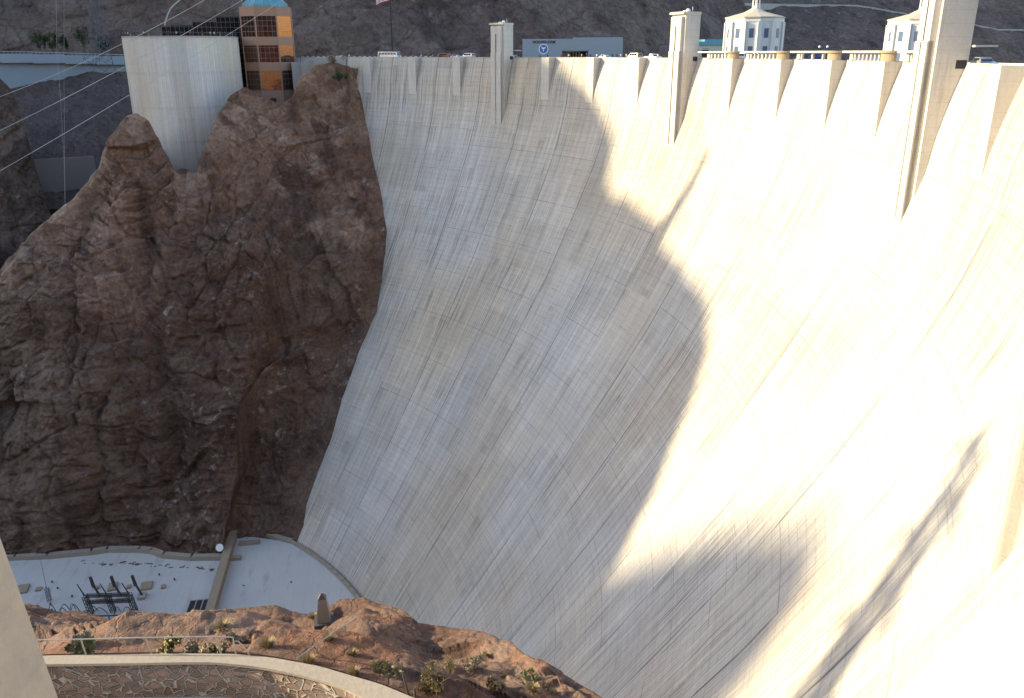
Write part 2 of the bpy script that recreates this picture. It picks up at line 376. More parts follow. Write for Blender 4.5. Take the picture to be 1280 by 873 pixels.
MAT['car_glass'] = plain('car_glass', (.02, .025, .03), .08, 0., .05, 1., .6)
MAT['hill'] = rock_mat('hill_rock', (.095, .066, .058), (.155, .107, .092), (.21, .152, .13), (.38, .33, .31), .45, .5, tan=(.18, .125, .09))
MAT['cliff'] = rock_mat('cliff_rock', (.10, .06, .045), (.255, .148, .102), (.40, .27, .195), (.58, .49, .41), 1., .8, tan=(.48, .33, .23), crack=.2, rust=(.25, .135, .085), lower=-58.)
MAT['outcrop'] = rock_mat('outcrop_rock', (.07, .05, .043), (.135, .09, .072), (.20, .145, .115), (.4, .36, .32), 1., .4)
MAT['fore'] = rock_mat('red_rock', (.098, .062, .05), (.15, .093, .073), (.21, .14, .11), (.46, .39, .33), 2.4, .3, tan=(.24, .155, .115), bump=1.1, rust=(.215, .10, .06), crack=.2)

# ------------------------------------------------------------------ the dam's shape (all metres)
RAD, KS = 193.2, 0.1
PZ = np.array([0, -12.6, -21, -28, -35, -42, -56, -70, -84, -98, -112, -126, -140, -154, -172.])
PR = np.array([193.2, 193.2, 190.7, 187.9, 184.5, 181, 173.3, 164.5, 155.4, 146, 136.2, 126, 115.9, 105.7, 92.])
def pol(k, r, z): return Vector((r*math.sin(k*KS), r*math.cos(k*KS), z))
def face_r(z):
    r = np.interp(-np.asarray(z, float), -PZ, PR)
    t = np.clip(1+np.asarray(z, float)/11.7, 0, 1)
    return r + 2.6*t**1.35
def sm(a):                       # smoothed profile table
    zz = np.linspace(0, -172, 345); r = face_r(zz)
    for _ in range(10): r[1:-1] = (r[:-2]+r[2:]+2*r[1:-1])/4
    return np.interp(-np.asarray(a, float), -zz, r)

dam = empty('concrete_dam', (0, 0, 0), 0, 'huge curved pale concrete arch dam filling the canyon, half in sun and half in shadow', 'dam')
ks = sorted(set([round(x, 4) for x in np.arange(-12.5, 9.01, .1)] + [round(i+d, 4) for i in range(-12, 9) for d in (-.006, .006)]))
ks = np.array([x for x in ks if abs(x-round(x)) > .003])
zs = np.concatenate([np.linspace(0, -14, 15), np.arange(-15.5, -172, -1.52)])
rng = np.random.default_rng(3); offs = rng.uniform(-.05, .05, (40, 40))
Rg = sm(zs)[:, None]*np.ones(len(ks))[None]
path = np.concatenate([[0], np.cumsum(np.hypot(np.diff(zs), np.diff(sm(zs))))])
bi = np.floor(ks).astype(int)+15
for j in range(len(zs)):
    w = np.clip((-zs[j]-13)/5, 0, 1)
    Rg[j] += w*offs[bi, int(path[j]//14) % 40]*(1-0*bi)
ph = ks*KS
P = np.stack([Rg*np.sin(ph), Rg*np.cos(ph), zs[:, None]*np.ones(len(ks))[None]], -1)
UV = np.stack([ks[None]*np.ones(len(zs))[:, None], path[:, None]*np.ones(len(ks))[None]], -1)
grid_mesh('downstream_face', P, MAT['dam'], smooth=False, uv=UV, parent=dam)

def ring(name, prof, k0, k1, mat, parent, step=.1):
    kk = np.linspace(k0, k1, max(2, int(round((k1-k0)/step))+1)); m = MB(); n = len(prof)
    V = [pol(k, r, z) for k in kk for r, z in prof]; F = []
    for i in range(len(kk)-1):
        for j in range(n): a, b_ = i*n+j, i*n+(j+1) % n; F.append((a, b_, b_+n, a+n))
    F += [tuple(range(n)), tuple(range(len(V)-n, len(V)))]
    return m.add(V, F).build(name, mat, parent)
T0 = RAD+2.6
ring('parapet', [(T0+.004, -1.3), (T0+.004, .0), (T0-.06, .0), (T0-.06, .08), (T0+.45, .08), (T0+.45, -1.3)], -12.5, 9, MAT['tower'], dam)
ring('pavement', [(T0+.45, -.62), (T0+.45, -3), (T0+2.4, -3), (T0+2.4, -.62)], -12.5, 9, MAT['concrete'], dam)
ring('road_deck', [(T0+2.4, -.78), (T0+2.4, -3), (T0+11, -3), (T0+11, -.78)], -12.5, 9, MAT['asphalt'], dam)
ring('upstream_face', [(T0+11, -.15), (T0+11.5, -.15), (T0+13, -40), (T0+16, -172), (T0+11, -172), (T0+11, -4)], -12.5, 9, MAT['tower'], dam)
for i in range(66):
    k = -11.3+i*.107+(0 if i < 33 else 11.2)
    if k < 8.9: c = pol(k, T0+11.25, .1); MB().box((c.x, c.y, c.z), (1.0, .44, .5), -k*KS).build('merlon', MAT['tower'], dam)

TOWK = (-6.5, -2.5, 2.5, 6.5)
for i in range(18):                                       # the wedge buttresses carrying the road out over the face
    k = -10.5+i
    if k in TOWK or k > 6: continue
    m = MB(); w = 1.6; loc = pol(k, RAD, 0); cr, sr = math.cos(-k*KS), math.sin(-k*KS)
    def W(x, y, z): return (loc.x+x*cr-y*sr, loc.y+x*sr+y*cr, z)
    m.slab([W(-w, 0, .02), W(-w, 3.2, .02), W(-w, 3.2, -15), W(-w, 0, -15)], [W(w, 0, .02), W(w, 3.2, .02), W(w, 3.2, -15), W(w, 0, -15)])
    m.build('buttress', MAT['tower'], dam)

# gallery of open balustrades between the two middle towers
def gbox(m, k, r, z, sx, sy, sz): c = pol(k, r, z); m.box((c.x, c.y, c.z), (sx, sy, sz), -k*KS)
ring('handrail', [(RAD+1.5, 1.2), (RAD+3.0, 1.2), (RAD+3.0, 1.52), (RAD+1.5, 1.52)], -2.3, 2.3, MAT['tower'], dam, .05)
for b0, b1, sp in ((-2.3, -1.5, .072), (-1.5, -.5, .075), (-.5, .5, .2), (.5, 1.5, .072), (1.5, 2.3, .072)):
    for e in (b0+.19, b1-.19): g = MB(); gbox(g, e, T0-.1, .63, 1.0, .5, 1.13); g.build('rail_pier', MAT['tower'], dam)
    k = b0+.25
    while k < b1-.22: g = MB(); gbox(g, k, T0-.1, .63, .42, .4, 1.13); g.build('baluster', MAT['tower'], dam); k += sp
for k in (-1.5, -.5, .5, 1.5):
    m = MB(); c = pol(k, RAD+1.6, 0); a0 = -k*KS+math.pi
    m.lathe([(0, 0.02), (1.55, .02), (1.55, 1.2), (1.85, 1.2), (1.85, 1.53), (0, 1.53)], 14, (c.x, c.y, 0), a0, a0+math.pi)
    m.build('niche_pier', MAT['tan_concrete'], dam)

def tower(k, H, label, fy=0.0):
    t = empty('dam_tower', pol(k, RAD, 0), -k*KS, label, 'tower', 'towers on the crest of the dam')
    y0, y1 = -1.2-fy, 2.7
    MB().box((0, (y0+y1)/2, (H-34)/2), (5.5, y1-y0, H+34)).build('shaft', MAT['tower'], t)
    f = MB()
    for sx in (-1, 1):
        f.box((sx*1.19, y0-.4, (H-34)/2-.3), (1.86, .8, H+33.4))
        f.box((sx*1.19, y0-.6, (H-34)/2-4), (1.86, .8, H+26))
    f.box((0, y0-.42, (-34+1.5)/2), (.51, .64, 35.5)); f.box((0, y0-.4, H-1.65), (.51, .78, 2.1))
    fp_ = f.build('front_pilaster', MAT['tower'], t)
    MB().box((0, y0-.35, H/2-.1), (.51, .06, H-3.4)).build('slit_window', MAT['dark'], fp_)
    c = MB(); c.box((0, (y0+y1)/2-.35, H+.12), (5.75, y1-y0+.9, .45)); cp_ = c.build('coping', MAT['tower'], t)
    MB().box((0, (y0+y1)/2-.35, H+.38), (5.6, y1-y0+.7, .1)).build('roof', MAT['coping'], cp_)
    MB().lathe([(.55, 0), (.55, .35), (.35, .65), (0, .75)], 10, (1.0, .4, H+.4)).build('vent_dome', MAT['white'], t); MB().box((-1.2, 1, H+.6), (.6, .6, .4)).build('equipment_box', MAT['white'], t); MB().tube((1.6, 1.2, H+.4), (1.6, 1.2, H+1.5), .06).build('antenna', MAT['white'], t)
    MB().box((2.74, 1.9, -.1), (.08, 1.2, 1.0)).build('side_window', MAT['dark'], t)
    for e in (-1, 1):
        d_ = MB().box((e*1.0, y1+.03, .3), (1.2, .08, 2.6)).build('door', MAT['dark_steel'], t); MB().box((e*1.0+.4, y1+.1, .2), (.08, .08, .3)).build('handle', MAT['pale_steel'], d_)
    MB().box((0, y1+1.4, 2.0), (7.5, 2.6, .22)).build('canopy', MAT['tower'], t)
    return t
tower(-6.5, 9.4, 'shaded square concrete tower on the dam crest left of the blue-grey building')
tower(-2.5, 9.6, 'sunlit concrete tower on the dam crest where the open balustrade begins')
tower(2.5, 10.6, 'tallest nearest concrete tower on the dam crest, cut off by the top of the photo')
tower(6.36, 9.6, 'nearest dam tower, only the foot of its shaft showing at the lower right', 2.3)

# ------------------------------------------------------------------ terrain
def polyl(pts, n):
    """resample a list of vectors to n points"""
    A = np.array([tuple(p) for p in pts], float); d = np.concatenate([[0], np.cumsum(np.linalg.norm(np.diff(A, axis=0), axis=1))]); t = np.linspace(0, d[-1], n)
    return np.stack([np.interp(t, d, A[:, i]) for i in range(3)], -1)
def by_u(pts, us, hdfun=None):
    A = np.array(pts, float); return [np.interp(us, A[:, 0], A[:, i]) for i in range(1, A.shape[1])]

# Nevada-side cliff: foot on the powerhouse roofs, top along the rock rim, right edge against the dam
nc, nr = 440, 430
a = np.linspace(0, 1, nc)
foot = polyl([at_z(-190, 716, -142), at_z(-80, 704, -142), at_z(0, 697, -142), at_z(60, 697, -142), at_z(120, 690, -142), at_z(180, 688, -142), at_z(215, 695, -142), at_z(283, 697, -142), at_z(291, 672, -142), at_z(330, 665, -142), at_z(383, 664, -142)], nc)
rim_u = [(-190, 470, 300), (-80, 400, 300), (0, 345, 298), (40, 292, 296), (90, 252, 294), (120, 215, 292), (135, 176, 290), (158, 146, 290), (172, 142, 289), (187, 154, 287), (205, 194, 284), (213, 214, 282), (240, 219, 282), (250, 188, 285), (265, 150, 288), (283, 120, 291), (300, 110, 293), (325, 122, 294), (343, 132, 294), (356, 124, 295), (362, 104, 296), (385, 82, 298), (410, 79, 300), (432, 86, 304)]
rim = polyl([at(*p) for p in rim_u], nc)
con = [(-160, 108, -8), (-155, 111, -21), (-149, 113, -31), (-137, 116, -46), (-129, 116, -55), (-121, 115, -67), (-113, 112, -78), (-108, 106, -90), (-101, 100, -103), (-94, 96, -114), (-90, 92, -122), (-85, 88, -131), (-81, 87, -136), (-79, 85, -142)]
con = np.array(con[::-1], float)
b = np.linspace(0, 1, nr)
hb = b**1.25
G = foot[None]*np.ones((nr, 1, 1)); G = G.copy()
G[..., :2] = foot[None, :, :2] + (rim-foot)[None, :, :2]*hb[:, None, None]
G[..., 2] = foot[None, :, 2] + (rim-foot)[None, :, 2]*b[:, None]
zc_ = G[:, -1, 2]; cx = np.interp(zc_, con[:, 2], con[:, 0]); cy = np.interp(zc_, con[:, 2], con[:, 1])
off = np.stack([cx-G[:, -1, 0], cy-G[:, -1, 1]], -1)
w = np.clip((a-.45)/.55, 0, 1)**1.6
G[..., :2] += off[:, None, :]*w[None, :, None]
# gully running up the middle and a bulge to its right
gul = np.exp(-((a[None]-.60-.05*np.sin(b*7)[:, None])/.022)**2)*(.4+.6*b[:, None])
bul = np.exp(-((a[None]-.78)/.12)**2-((b[:, None]-.60)/.25)**2)
for a0_, b0_, b1_, sl, dp, wd_ in ((.30, .02, .62, .10, 6., .010), (.44, .25, .95, -.12, 6., .009), (.52, .0, .5, .05, 5., .008), (.70, .35, .98, .10, 5.5, .008), (.86, .1, .7, -.06, 4.5, .007), (.17, .05, .7, .13, 5., .010)):
    ctr = a0_+sl*(b-.5)+.012*fbm(np.stack([b*40, b*0+a0_*90, b*0], -1), 6, 4, 77)
    G[..., 0] -= .38*dp*np.exp(-np.abs((a[None]-ctr[:, None])/wd_)**1.3)*(np.clip((b-b0_)/.08, 0, 1)*np.clip((b1_-b)/.12, 0, 1))[:, None]*(1-w)[None]
G[..., 0] += -9*gul*np.clip(1-b[:, None]*.6, 0, 1)+7*bul*(1-w[None]*.6)
rot = np.array([[.82, .31, -.48], [-.2, .95, .26], [.53, -.12, .84]])
def rock_disp(G, s=1.0, big=1.0, seed=0):
    q = G@rot.T*np.array([1, .75, 1.35]); ww = np.stack([fbm(G+31, 22*s, 3, seed+50), fbm(G+77, 22*s, 3, seed+60), fbm(G+5, 22*s, 3, seed+70)], -1)*1.3*s; q = q+ww
    A1 = np.array([.7, 1, 1])
    d = big*(3.0*fbm(G, 90*s, 2, seed+1)+7.0*chip(q*A1, 42*s, seed+2)-4.6*chip(q*np.array([.5, 1, 1]), 19*s, seed+12))
    d += 1.7*chip(q*A1, 8*s, seed+22)-1.2*chip(q*A1, 3.9*s, seed+32)+.75*chip(q, 2.1*s, seed+42)-.35*chip(q, 1.1*s, seed+52)+.25*fbm(G, 1.5*s, 3, seed+9, .6)
    e1 = cells_edge(q*np.array([.28, 1, 1]), 11*s, seed+81); e2 = cells_edge(G*np.array([1, 1, .22]), 9*s, seed+85); mk = np.clip(fbm(G, 30*s, 2, seed+86)*2+.4, 0, 1)
    d -= 1.0*np.exp(-(e1/.05)**2)*mk+.9*np.exp(-(e2/.05)**2)*(1-mk)
    lay = (q[..., 2]+2.0*fbm(G, 40*s, 2, seed+83))/(5.5*s); fr = lay-np.floor(lay); d += 1.1*(fr-.5)*np.clip(fbm(G, 45*s, 2, seed+84)*2.5+.3, 0, 1)
    return d*s
edge = np.clip((1-a)/.03, .15, 1)[None]*np.clip((1-b)/.09, .16, 1)[:, None]*np.clip(b/.02, .1, 1)[:, None]
D = rock_disp(G)*edge
G[..., 0] += D*.92; G[..., 2] += D*.25; G[..., 1] += -D*.2
rr_ = np.hypot(G[..., 0], G[..., 1]); lim = np.where(G[..., 2] < 0, face_r(np.minimum(G[..., 2], 0)), 400)-1.2*np.clip((1-a)/.03, 0, 1)[None]
kk_ = np.arctan2(G[..., 0], G[..., 1]); sc2 = np.where((rr_ > lim) & (a[None] > .6), lim/rr_, 1.)
G[..., 0] *= sc2; G[..., 1] *= sc2
# continue over the rim (ledge sloping away) and into the dam abutment
away = (rim-np.array(CAM)); away[:, 2] = 0; away /= np.linalg.norm(away, axis=1)[:, None]
back = [G[-1]+away*s_+np.array([0, 0, -dz]) for s_, dz in ((1.5, -.2), (5, 2), (12, 7), (26, 18), (60, 45))]
for bk in back: bk[:, 2] += fbm(bk, 5, 3, 8)*.6
G = np.concatenate([G, np.stack(back)], 0)
ex = G[:, -1:]+np.array([-8., 12., 0]); G = np.concatenate([G, ex], 1)
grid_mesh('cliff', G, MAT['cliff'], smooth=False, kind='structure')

# rock outcrop beyond the ravine on the left
def patch(name, top, bot, nc, nr, mat, s, amp, seed, kind='structure', backd=40, pw=1.2, smooth=False):
    T = polyl([at(*p) for p in top], nc); Bt = polyl([at(*p) for p in bot], nc); b = np.linspace(0, 1, nr)
    G = Bt[None]*np.ones((nr, 1, 1)); G[..., :2] = Bt[None, :, :2]+(T-Bt)[None, :, :2]*(b**pw)[:, None, None]; G[..., 2] = Bt[None, :, 2]+(T-Bt)[None, :, 2]*b[:, None]
    D = rock_disp(G, s, 1, seed)*amp*np.clip((1-b)/.05, .3, 1)[:, None]
    tow = np.array(CAM)-T; tow[:, 2] = 0; tow /= np.linalg.norm(tow, axis=1)[:, None]
    G = G+tow[None]*D[..., None]*.9; G[..., 2] += D*.3
    back = [G[-1]-tow*s_+np.array([0, 0, -dz]) for s_, dz in ((2, 0), (8, 4), (backd, backd*.6))]
    G = np.concatenate([G, np.stack(back)], 0)
    return grid_mesh(name, G, mat, smooth=smooth, kind=kind)
patch('rock_outcrop', [(-160, 60, 335), (-40, 84, 335), (0, 98, 334), (14, 112, 333), (27, 142, 332), (36, 178, 330), (46, 215, 327), (60, 258, 322)],
      [(-160, 480, 305), (-60, 430, 305), (0, 400, 303), (20, 380, 302), (35, 370, 302), (50, 350, 302), (65, 340, 302), (85, 330, 302)], 130, 170, MAT['outcrop'], .8, .7, 40)

# gravel-filled ravine
MAT['gravel'] = rock_mat('ravine_gravel', (.10, .07, .062), (.135, .098, .088), (.17, .128, .115), (.4, .37, .36), 5., .4)
tp = polyl([at(-120, 92, 388), at(60, 92, 392), at(230, 88, 398)], 120); bt = polyl([at(-120, 260, 338), at(60, 260, 338), at(230, 260, 338)], 120)
bb = np.linspace(0, 1, 110)[:, None, None]; G = bt[None]*(1-bb)+tp[None]*bb; G[..., 2] += fbm(G, 14, 5, 3)*.8+facet(G, 1.6, 5)*.35
grid_mesh('gravel_slope', G, MAT['gravel'], smooth=False, kind='structure')

def wall_between(m, p, q, zt, zb, th):
    p, q = Vector(p), Vector(q); d = (q-p); d.z = 0; d.normalize(); n = Vector((d.y, -d.x, 0))
    if n.dot(CAM-p) > 0: n = -n
    m.slab([(p.x, p.y, zb), (q.x, q.y, zb), (q.x, q.y, zt), (p.x, p.y, zt)], [tuple(Vector((p.x, p.y, zb))+n*th), tuple(Vector((q.x, q.y, zb))+n*th), tuple(Vector((q.x, q.y, zt))+n*th), tuple(Vector((p.x, p.y, zt))+n*th)])
rw = MB(); p, q = at(36, 200, 344), at(118, 200, 344); wall_between(rw, p, q, p.z, p.z-26, 1.2)
MAT['low_wall'] = obj_concrete('low_wall', (.25, .225, .215), .15, .2)
o = rw.build('retaining_wall', MAT['low_wall']); tag(o, 'low grey concrete wall holding gravel at the foot of the ravine', 'wall')

# road on its long retaining wall across the head of the ravine
rd = empty('road_viaduct', at(70, 90, 392), 0, 'long grey concrete road wall with overhanging deck at the head of the ravine', 'road wall')
def loc_build(m, name, mat, parent, smooth=False):
    """build a mesh given in world coordinates under a moved parent"""
    o_ = m.build(name, mat, parent, smooth); o_.matrix_parent_inverse = Matrix.Translation(parent.location).inverted(); return o_
line = [(-120, 66, 97, 378), (-60, 66.5, 97, 380), (0, 67, 97, 383), (40, 67.6, 95.5, 386), (80, 68.6, 93.5, 390), (120, 69.8, 91.5, 394), (170, 71.2, 90, 400), (240, 72, 89, 408)]
dk, wl = MB(), MB()
for (u0, t0, b0, h0), (u1, t1, b1, h1) in zip(line[:-1], line[1:]):
    P0, P1 = at(u0, t0, h0-2), at(u1, t1, h1-2); wall_between(dk, P0, P1, (P0.z+P1.z)/2, (P0.z+P1.z)/2-3.3, 11)
    Q0, Q1 = at(u0, b0, h0), at(u1, b1, h1); wall_between(wl, Q0, Q1, P0.z-3.3, min(Q0.z, Q1.z)-5, 3)
loc_build(dk, 'road_deck', MAT['blue_wall'], rd); loc_build(wl, 'wall', MAT['blue_wall'], rd)
gr_ = MB()
for (u0, t0, b0, h0), (u1, t1, b1, h1) in zip(line[:-1], line[1:]):
    P0, P1 = at(u0, t0, h0-1.6), at(u1, t1, h1-1.6); gr_.tube((P0.x, P0.y, P0.z+.7), (P1.x, P1.y, P1.z+.7), .09)
    for j in range(8):
        A_ = P0.lerp(P1, j/8); gr_.tube((A_.x, A_.y, A_.z-.3), (A_.x, A_.y, A_.z+.7), .06, 4)
loc_build(gr_, 'guard_rail', MAT['pale_steel'], rd)

# hills behind the dam: base line behind the crest, rising steeply away from it
hb_ = [(-420, 400), (-250, 415), (0, 425), (150, 420), (300, 405), (420, 400), (620, 405), (760, 420), (850, 450), (950, 500), (1100, 570), (1300, 640), (1500, 700), (1800, 760)]
us = np.array([p[0] for p in hb_]); hds = np.array([p[1] for p in hb_])
uu = np.linspace(-420, 1800, 620); base = np.array([tuple(at(u, 74, np.interp(u, us, hds))) for u in uu]); base[:, 2] = -22
out = base-np.array(CAM); out[:, 2] = 0; out /= np.linalg.norm(out, axis=1)[:, None]
tt = np.concatenate([np.linspace(0, 130, 300), np.linspace(134, 420, 60)])
G = base[None]+out[None]*tt[:, None, None]
slope = np.interp(uu, [-400, 0, 200, 420, 650, 850, 950, 1300, 1800], [.8, .9, 1.2, 1.3, 1.1, .75, .42, .45, .5])
rise = np.where(tt < 200, tt, 200+(tt-200)*.5)
G[..., 2] += rise[:, None]*slope[None]
D = rock_disp(G, 1.9, .75, 90)*.62*np.clip(tt/8, .2, 1)[:, None]*np.interp(uu, [0, 800, 950, 1300], [1, 1, .45, .6])[None]
G = G - out[None]*D[..., None]*.9; G[..., 2] += D*.35
HILL = G.copy()
grid_mesh('hills', G, MAT['hill'], smooth=False, kind='structure')

HF = HILL.reshape(-1, 3)
def on_hill(u, v):
    d = np.array(ray(u, v)); d /= np.linalg.norm(d); r = HF-np.array(CAM); t = r@d; return Vector(HF[np.linalg.norm(r-t[:, None]*d, axis=1).argmin()])
for pl, lb in (([(930, 6), (975, 7), (1020, 7.5), (1071, 8), (1090, 11), (1110, 14.5), (1134, 18.5)], 'pale low wall of the upper hillside road above the intake towers'), ([(1196, 28), (1212, 31), (1225, 34), (1247, 38), (1280, 38.5), (1330, 40)], 'pale low wall of the hillside road right of the tallest tower')):
    m = MB(); pp = [on_hill(*p_) for p_ in pl]
    for A_, B_ in zip(pp[:-1], pp[1:]):
        d_ = (B_-A_); d_.z = 0; n_ = Vector((d_.y, -d_.x, 0)).normalized()*.4; m.slab([A_+n_+Vector((0, 0, -3)), B_+n_+Vector((0, 0, -3)), B_+n_+Vector((0, 0, .9)), A_+n_+Vector((0, 0, .9))], [A_-n_+Vector((0, 0, -3)), B_-n_+Vector((0, 0, -3)), B_-n_+Vector((0, 0, .9)), A_-n_+Vector((0, 0, .9))])
    o = m.build('road_wall', MAT['concrete']); tag(o, lb, 'road wall')

# far ridge downstream whose shadow lies over the left half of the dam (heights along the sun's outline)
MAT['ridge'] = rock_mat('ridge_rock', (.10, .07, .055), (.17, .11, .085), (.24, .16, .12), (.34, .3, .26), .3, .2)
prof = [(-900, 330), (-420, 310), (-330, 280), (-260, 180), (-200, 80), (-170, 50), (-144, 40), (-138, 36), (-131, 33), (-123, 28), (-118, 23), (-113, 16), (-102, 15), (-92, 14), (-90, 14), (-73, 11), (-61, 11), (-51, 9), (-44, 6), (-39, 0), (-32, -8), (-25, -17), (-21, -25), (-18, -31), (-16, -31), (-11, -23), (-7, -17), (-2, -10), (4, -3), (11, 3), (18, 7), (25, 10.5), (31, 12.5), (36, 11), (39, 6), (40, -3), (41.5, -40), (44, -80), (900, -120)]
ps = np.array([p[0] for p in prof], float); pu = np.array([p[1] for p in prof], float)
def ridge(name, D0, s0, s1, ns, ps, pu, slope_f, width, mat, seed, amp):
    ss = np.linspace(s0, s1, ns); u_ = np.interp(ss, ps, pu); n3 = np.stack([ss, ss*0, ss*0], -1); u_ = u_+1.5*ridged(n3, 16, 4, seed+3, .6)*np.clip((40-ss)/10, .3, 1)
    zt = (u_+math.sin(R_(SUN_EL))*D0)/math.cos(R_(SUN_EL))
    offs_ = np.array([-width, -width*.6, -width*.3, -width*.12, -width*.04, 0, width*.06, width*.2, width*.5, width])
    lh, sd_ = np.array(LH), np.array(SIDE)
    G = lh[None, None]*(D0+offs_)[:, None, None]+sd_[None, None]*ss[None, :, None]
    zz = zt[None]-np.abs(offs_)[:, None]*slope_f; G[..., 2] = np.maximum(zz, -150)
    n_ = fbm(G, 30, 4, seed)*amp; G[..., 2] += n_*np.minimum(1, np.abs(offs_)/width*3+.03)[:, None]
    return grid_mesh(name, G, mat, smooth=False, kind='structure')
p1 = [(a_, b_) for a_, b_ in prof if a_ < -17]+[(-15, -60), (-5, -140), (900, -180)]
ridge('ridge', 450, -900, 140, 1800, np.array([p_[0] for p_ in p1], float), np.array([p_[1] for p_ in p1], float), 1.0, 300, MAT['ridge'], 4, 12)
p2 = [(-60, -75), (-26, -40), (-18, -31), (-11, -23), (-7, -17), (-2, -10), (4, -3), (11, 3), (18, 7.5), (25, 11), (31, 13), (36, 11), (40, 5), (43, -8), (47, -40), (55, -90), (300, -160)]
ridge('far_ridge', 1050, -60, 300, 700, np.array([p_[0] for p_ in p2], float), np.array([p_[1] for p_ in p2], float), 1.0, 500, MAT['ridge'], 14, 12)
# rocky rise just downstream on this side, shading the viewpoint
#ps2 = np.array([66, 70, 74, 80, 84, 88, 92, 98, 110, 130, 160.]); pu2 = np.array([-60, 0, 22, 27, 29.5, 33, 40, 50, 62, 70, 80.])
#ridge('rock_rise', -40, 64, 170, 160, ps2, pu2, 1.6, 50, MAT['ridge'], 9, 3)
# canyon wall of this bank, falling from below the spur to the river
gy = np.linspace(-520, 66, 160); gz = np.linspace(-178, -32, 60)
G = np.zeros((len(gz), len(gy), 3)); G[..., 1] = gy[None]; G[..., 2] = gz[:, None]; tz = (gz+178)/146; G[..., 0] = 48+tz[:, None]**1.15*58+14*np.sin(gy/60)[None]-6
G[..., 0] -= rock_disp(G, 1.5, 1, 300)*.8
G = np.concatenate([G, (G[-1]+np.array([60., 0, 12]))[None]], 0)
grid_mesh('canyon_wall', G, MAT['outcrop'], smooth=False, kind='structure')
# sunlit hillside on this bank behind the viewpoint
gy = np.linspace(-300, 420, 140); gx = np.concatenate([np.linspace(0, 60, 10), np.linspace(70, 330, 30)])
G = np.zeros((len(gx), len(gy), 3)); G[..., 0] = 205+gx[:, None]+18*np.sin(gy/70)[None]; G[..., 1] = gy[None]; G[..., 2] = -8+gx[:, None]*.62; G[..., 2] += fbm(G, 50, 5, 17)*14*np.clip(gx/40, 0, 1)[:, None]
MAT['hillside'] = rock_mat('sunlit_rock', (.09, .045, .025), (.15, .075, .04), (.20, .11, .06), (.3, .2, .14), .3, .2)
grid_mesh('hillside', G, MAT['hillside'], smooth=False, kind='structure')
# canyon floor sheet and reservoir
g = MB(); g.add([(-2500, -2500, -176), (2500, -2500, -176), (2500, 2500, -176), (-2500, 2500, -176)], [(0, 1, 2, 3)]); o = g.build('ground', MAT['ridge']); o['kind'] = 'structure'
MAT['water'], nt, n_, l_, b_ = new_mat('water'); b_.inputs['Base Color'].default_value = (.02, .05, .06, 1); b_.inputs['Roughness'].default_value = .1
kk = np.linspace(-9.5, 8.5, 40); g = MB(); A_ = [pol(k, T0+12.5, -20) for k in kk]; B_ = [pol(k, 900, -20) for k in kk]
g.add(A_+B_, [(i, i+1, 41+i, 40+i) for i in range(39)]); o = g.build('water', MAT['water']); o['kind'] = 'structure'

# foreground spur of red rock, from the terrace wall out to its broken edge over the canyon
edge_u = [(-120, 770, 64), (-60, 764, 62), (40, 771, 60), (95, 768, 60), (140, 779, 57), (152, 792, 52), (168, 778, 54), (200, 770, 55), (230, 768, 55), (265, 764, 54), (300, 761, 53), (345, 757, 51), (366, 764, 50), (385, 768, 48), (405, 760, 47), (425, 746, 48), (455, 742, 47), (480, 753, 45), (505, 768, 42), (523, 786, 39), (555, 789, 38), (600, 797, 36), (640, 808, 34), (656, 826, 31), (692, 846, 29), (722, 864, 27), (765, 890, 25), (830, 940, 22), (900, 1010, 19)]
nc, nr = 420, 150
E_ = polyl([at(*p) for p in edge_u], nc)
inn = polyl([at_z(u, v, -17.6) for u, v in [(-150, 826), (-40, 822), (60, 818), (150, 816), (230, 815), (290, 815), (340, 820), (400, 831), (440, 843), (475, 853), (560, 888), (640, 930), (760, 1010), (900, 1150)]], nc)
b = np.linspace(0, 1, nr)[:, None, None]
G = inn[None]*(1-b)+E_[None]*b; bz = b[..., 0]
G[..., 2] += -1.1*np.sin(np.pi*bz)
q = G@rot.T*np.array([1, .8, 1.3]); q = q+np.stack([fbm(G+3, 4, 3, 1), fbm(G+9, 4, 3, 2), fbm(G+14, 4, 3, 3)], -1)*.8
D = 1.3*fbm(G, 10, 2, 60)+1.6*chip(q, 11, 61)-.7*chip(q, 4.2, 62)+.32*chip(q, 1.9, 63)-.16*chip(q, .9, 65)+.10*fbm(G, 1.2, 4, 64, .65)
lo = np.clip(bz/.15, 0, 1); D = D*lo*np.clip((1-bz)/.12, .22, 1)
G[..., 2] += D
aw = E_-np.array(CAM); aw[:, 2] = 0; aw /= np.linalg.norm(aw, axis=1)[:, None]
ext = []
for s_, dz in ((.5, .15), (1.2, .9), (2.5, 3), (5, 8), (10, 20), (22, 60), (40, 130)):
    e_ = G[nr-1]+aw*s_+np.array([0, 0, -dz]); e_ += aw*(facet(e_, 6, 71)*1.5*min(1, dz/6))[:, None]; ext.append(e_)
FG = np.concatenate([G, np.stack(ext)], 0)
grid_mesh('rock_spur', FG, MAT['fore'], smooth=False, kind='structure')
FGf = FG.reshape(-1, 3)
def near(p):                       # nearest point of the spur's surface
    d = FGf[:, :2]-np.array([p.x, p.y]); return Vector(FGf[(d**2).sum(1).argmin()])
def on_spur(u, v):                 # surface point seen along a ray
    d = np.array(ray(u, v)); d /= np.linalg.norm(d); r = FGf-np.array(CAM); t = r@d; e = np.linalg.norm(r-t[:, None]*d, axis=1)
    ok = e < .35; 
    if not ok.any(): return Vector(FGf[e.argmin()])
    i = np.where(ok)[0]; return Vector(FGf[i[t[i].argmin()]])

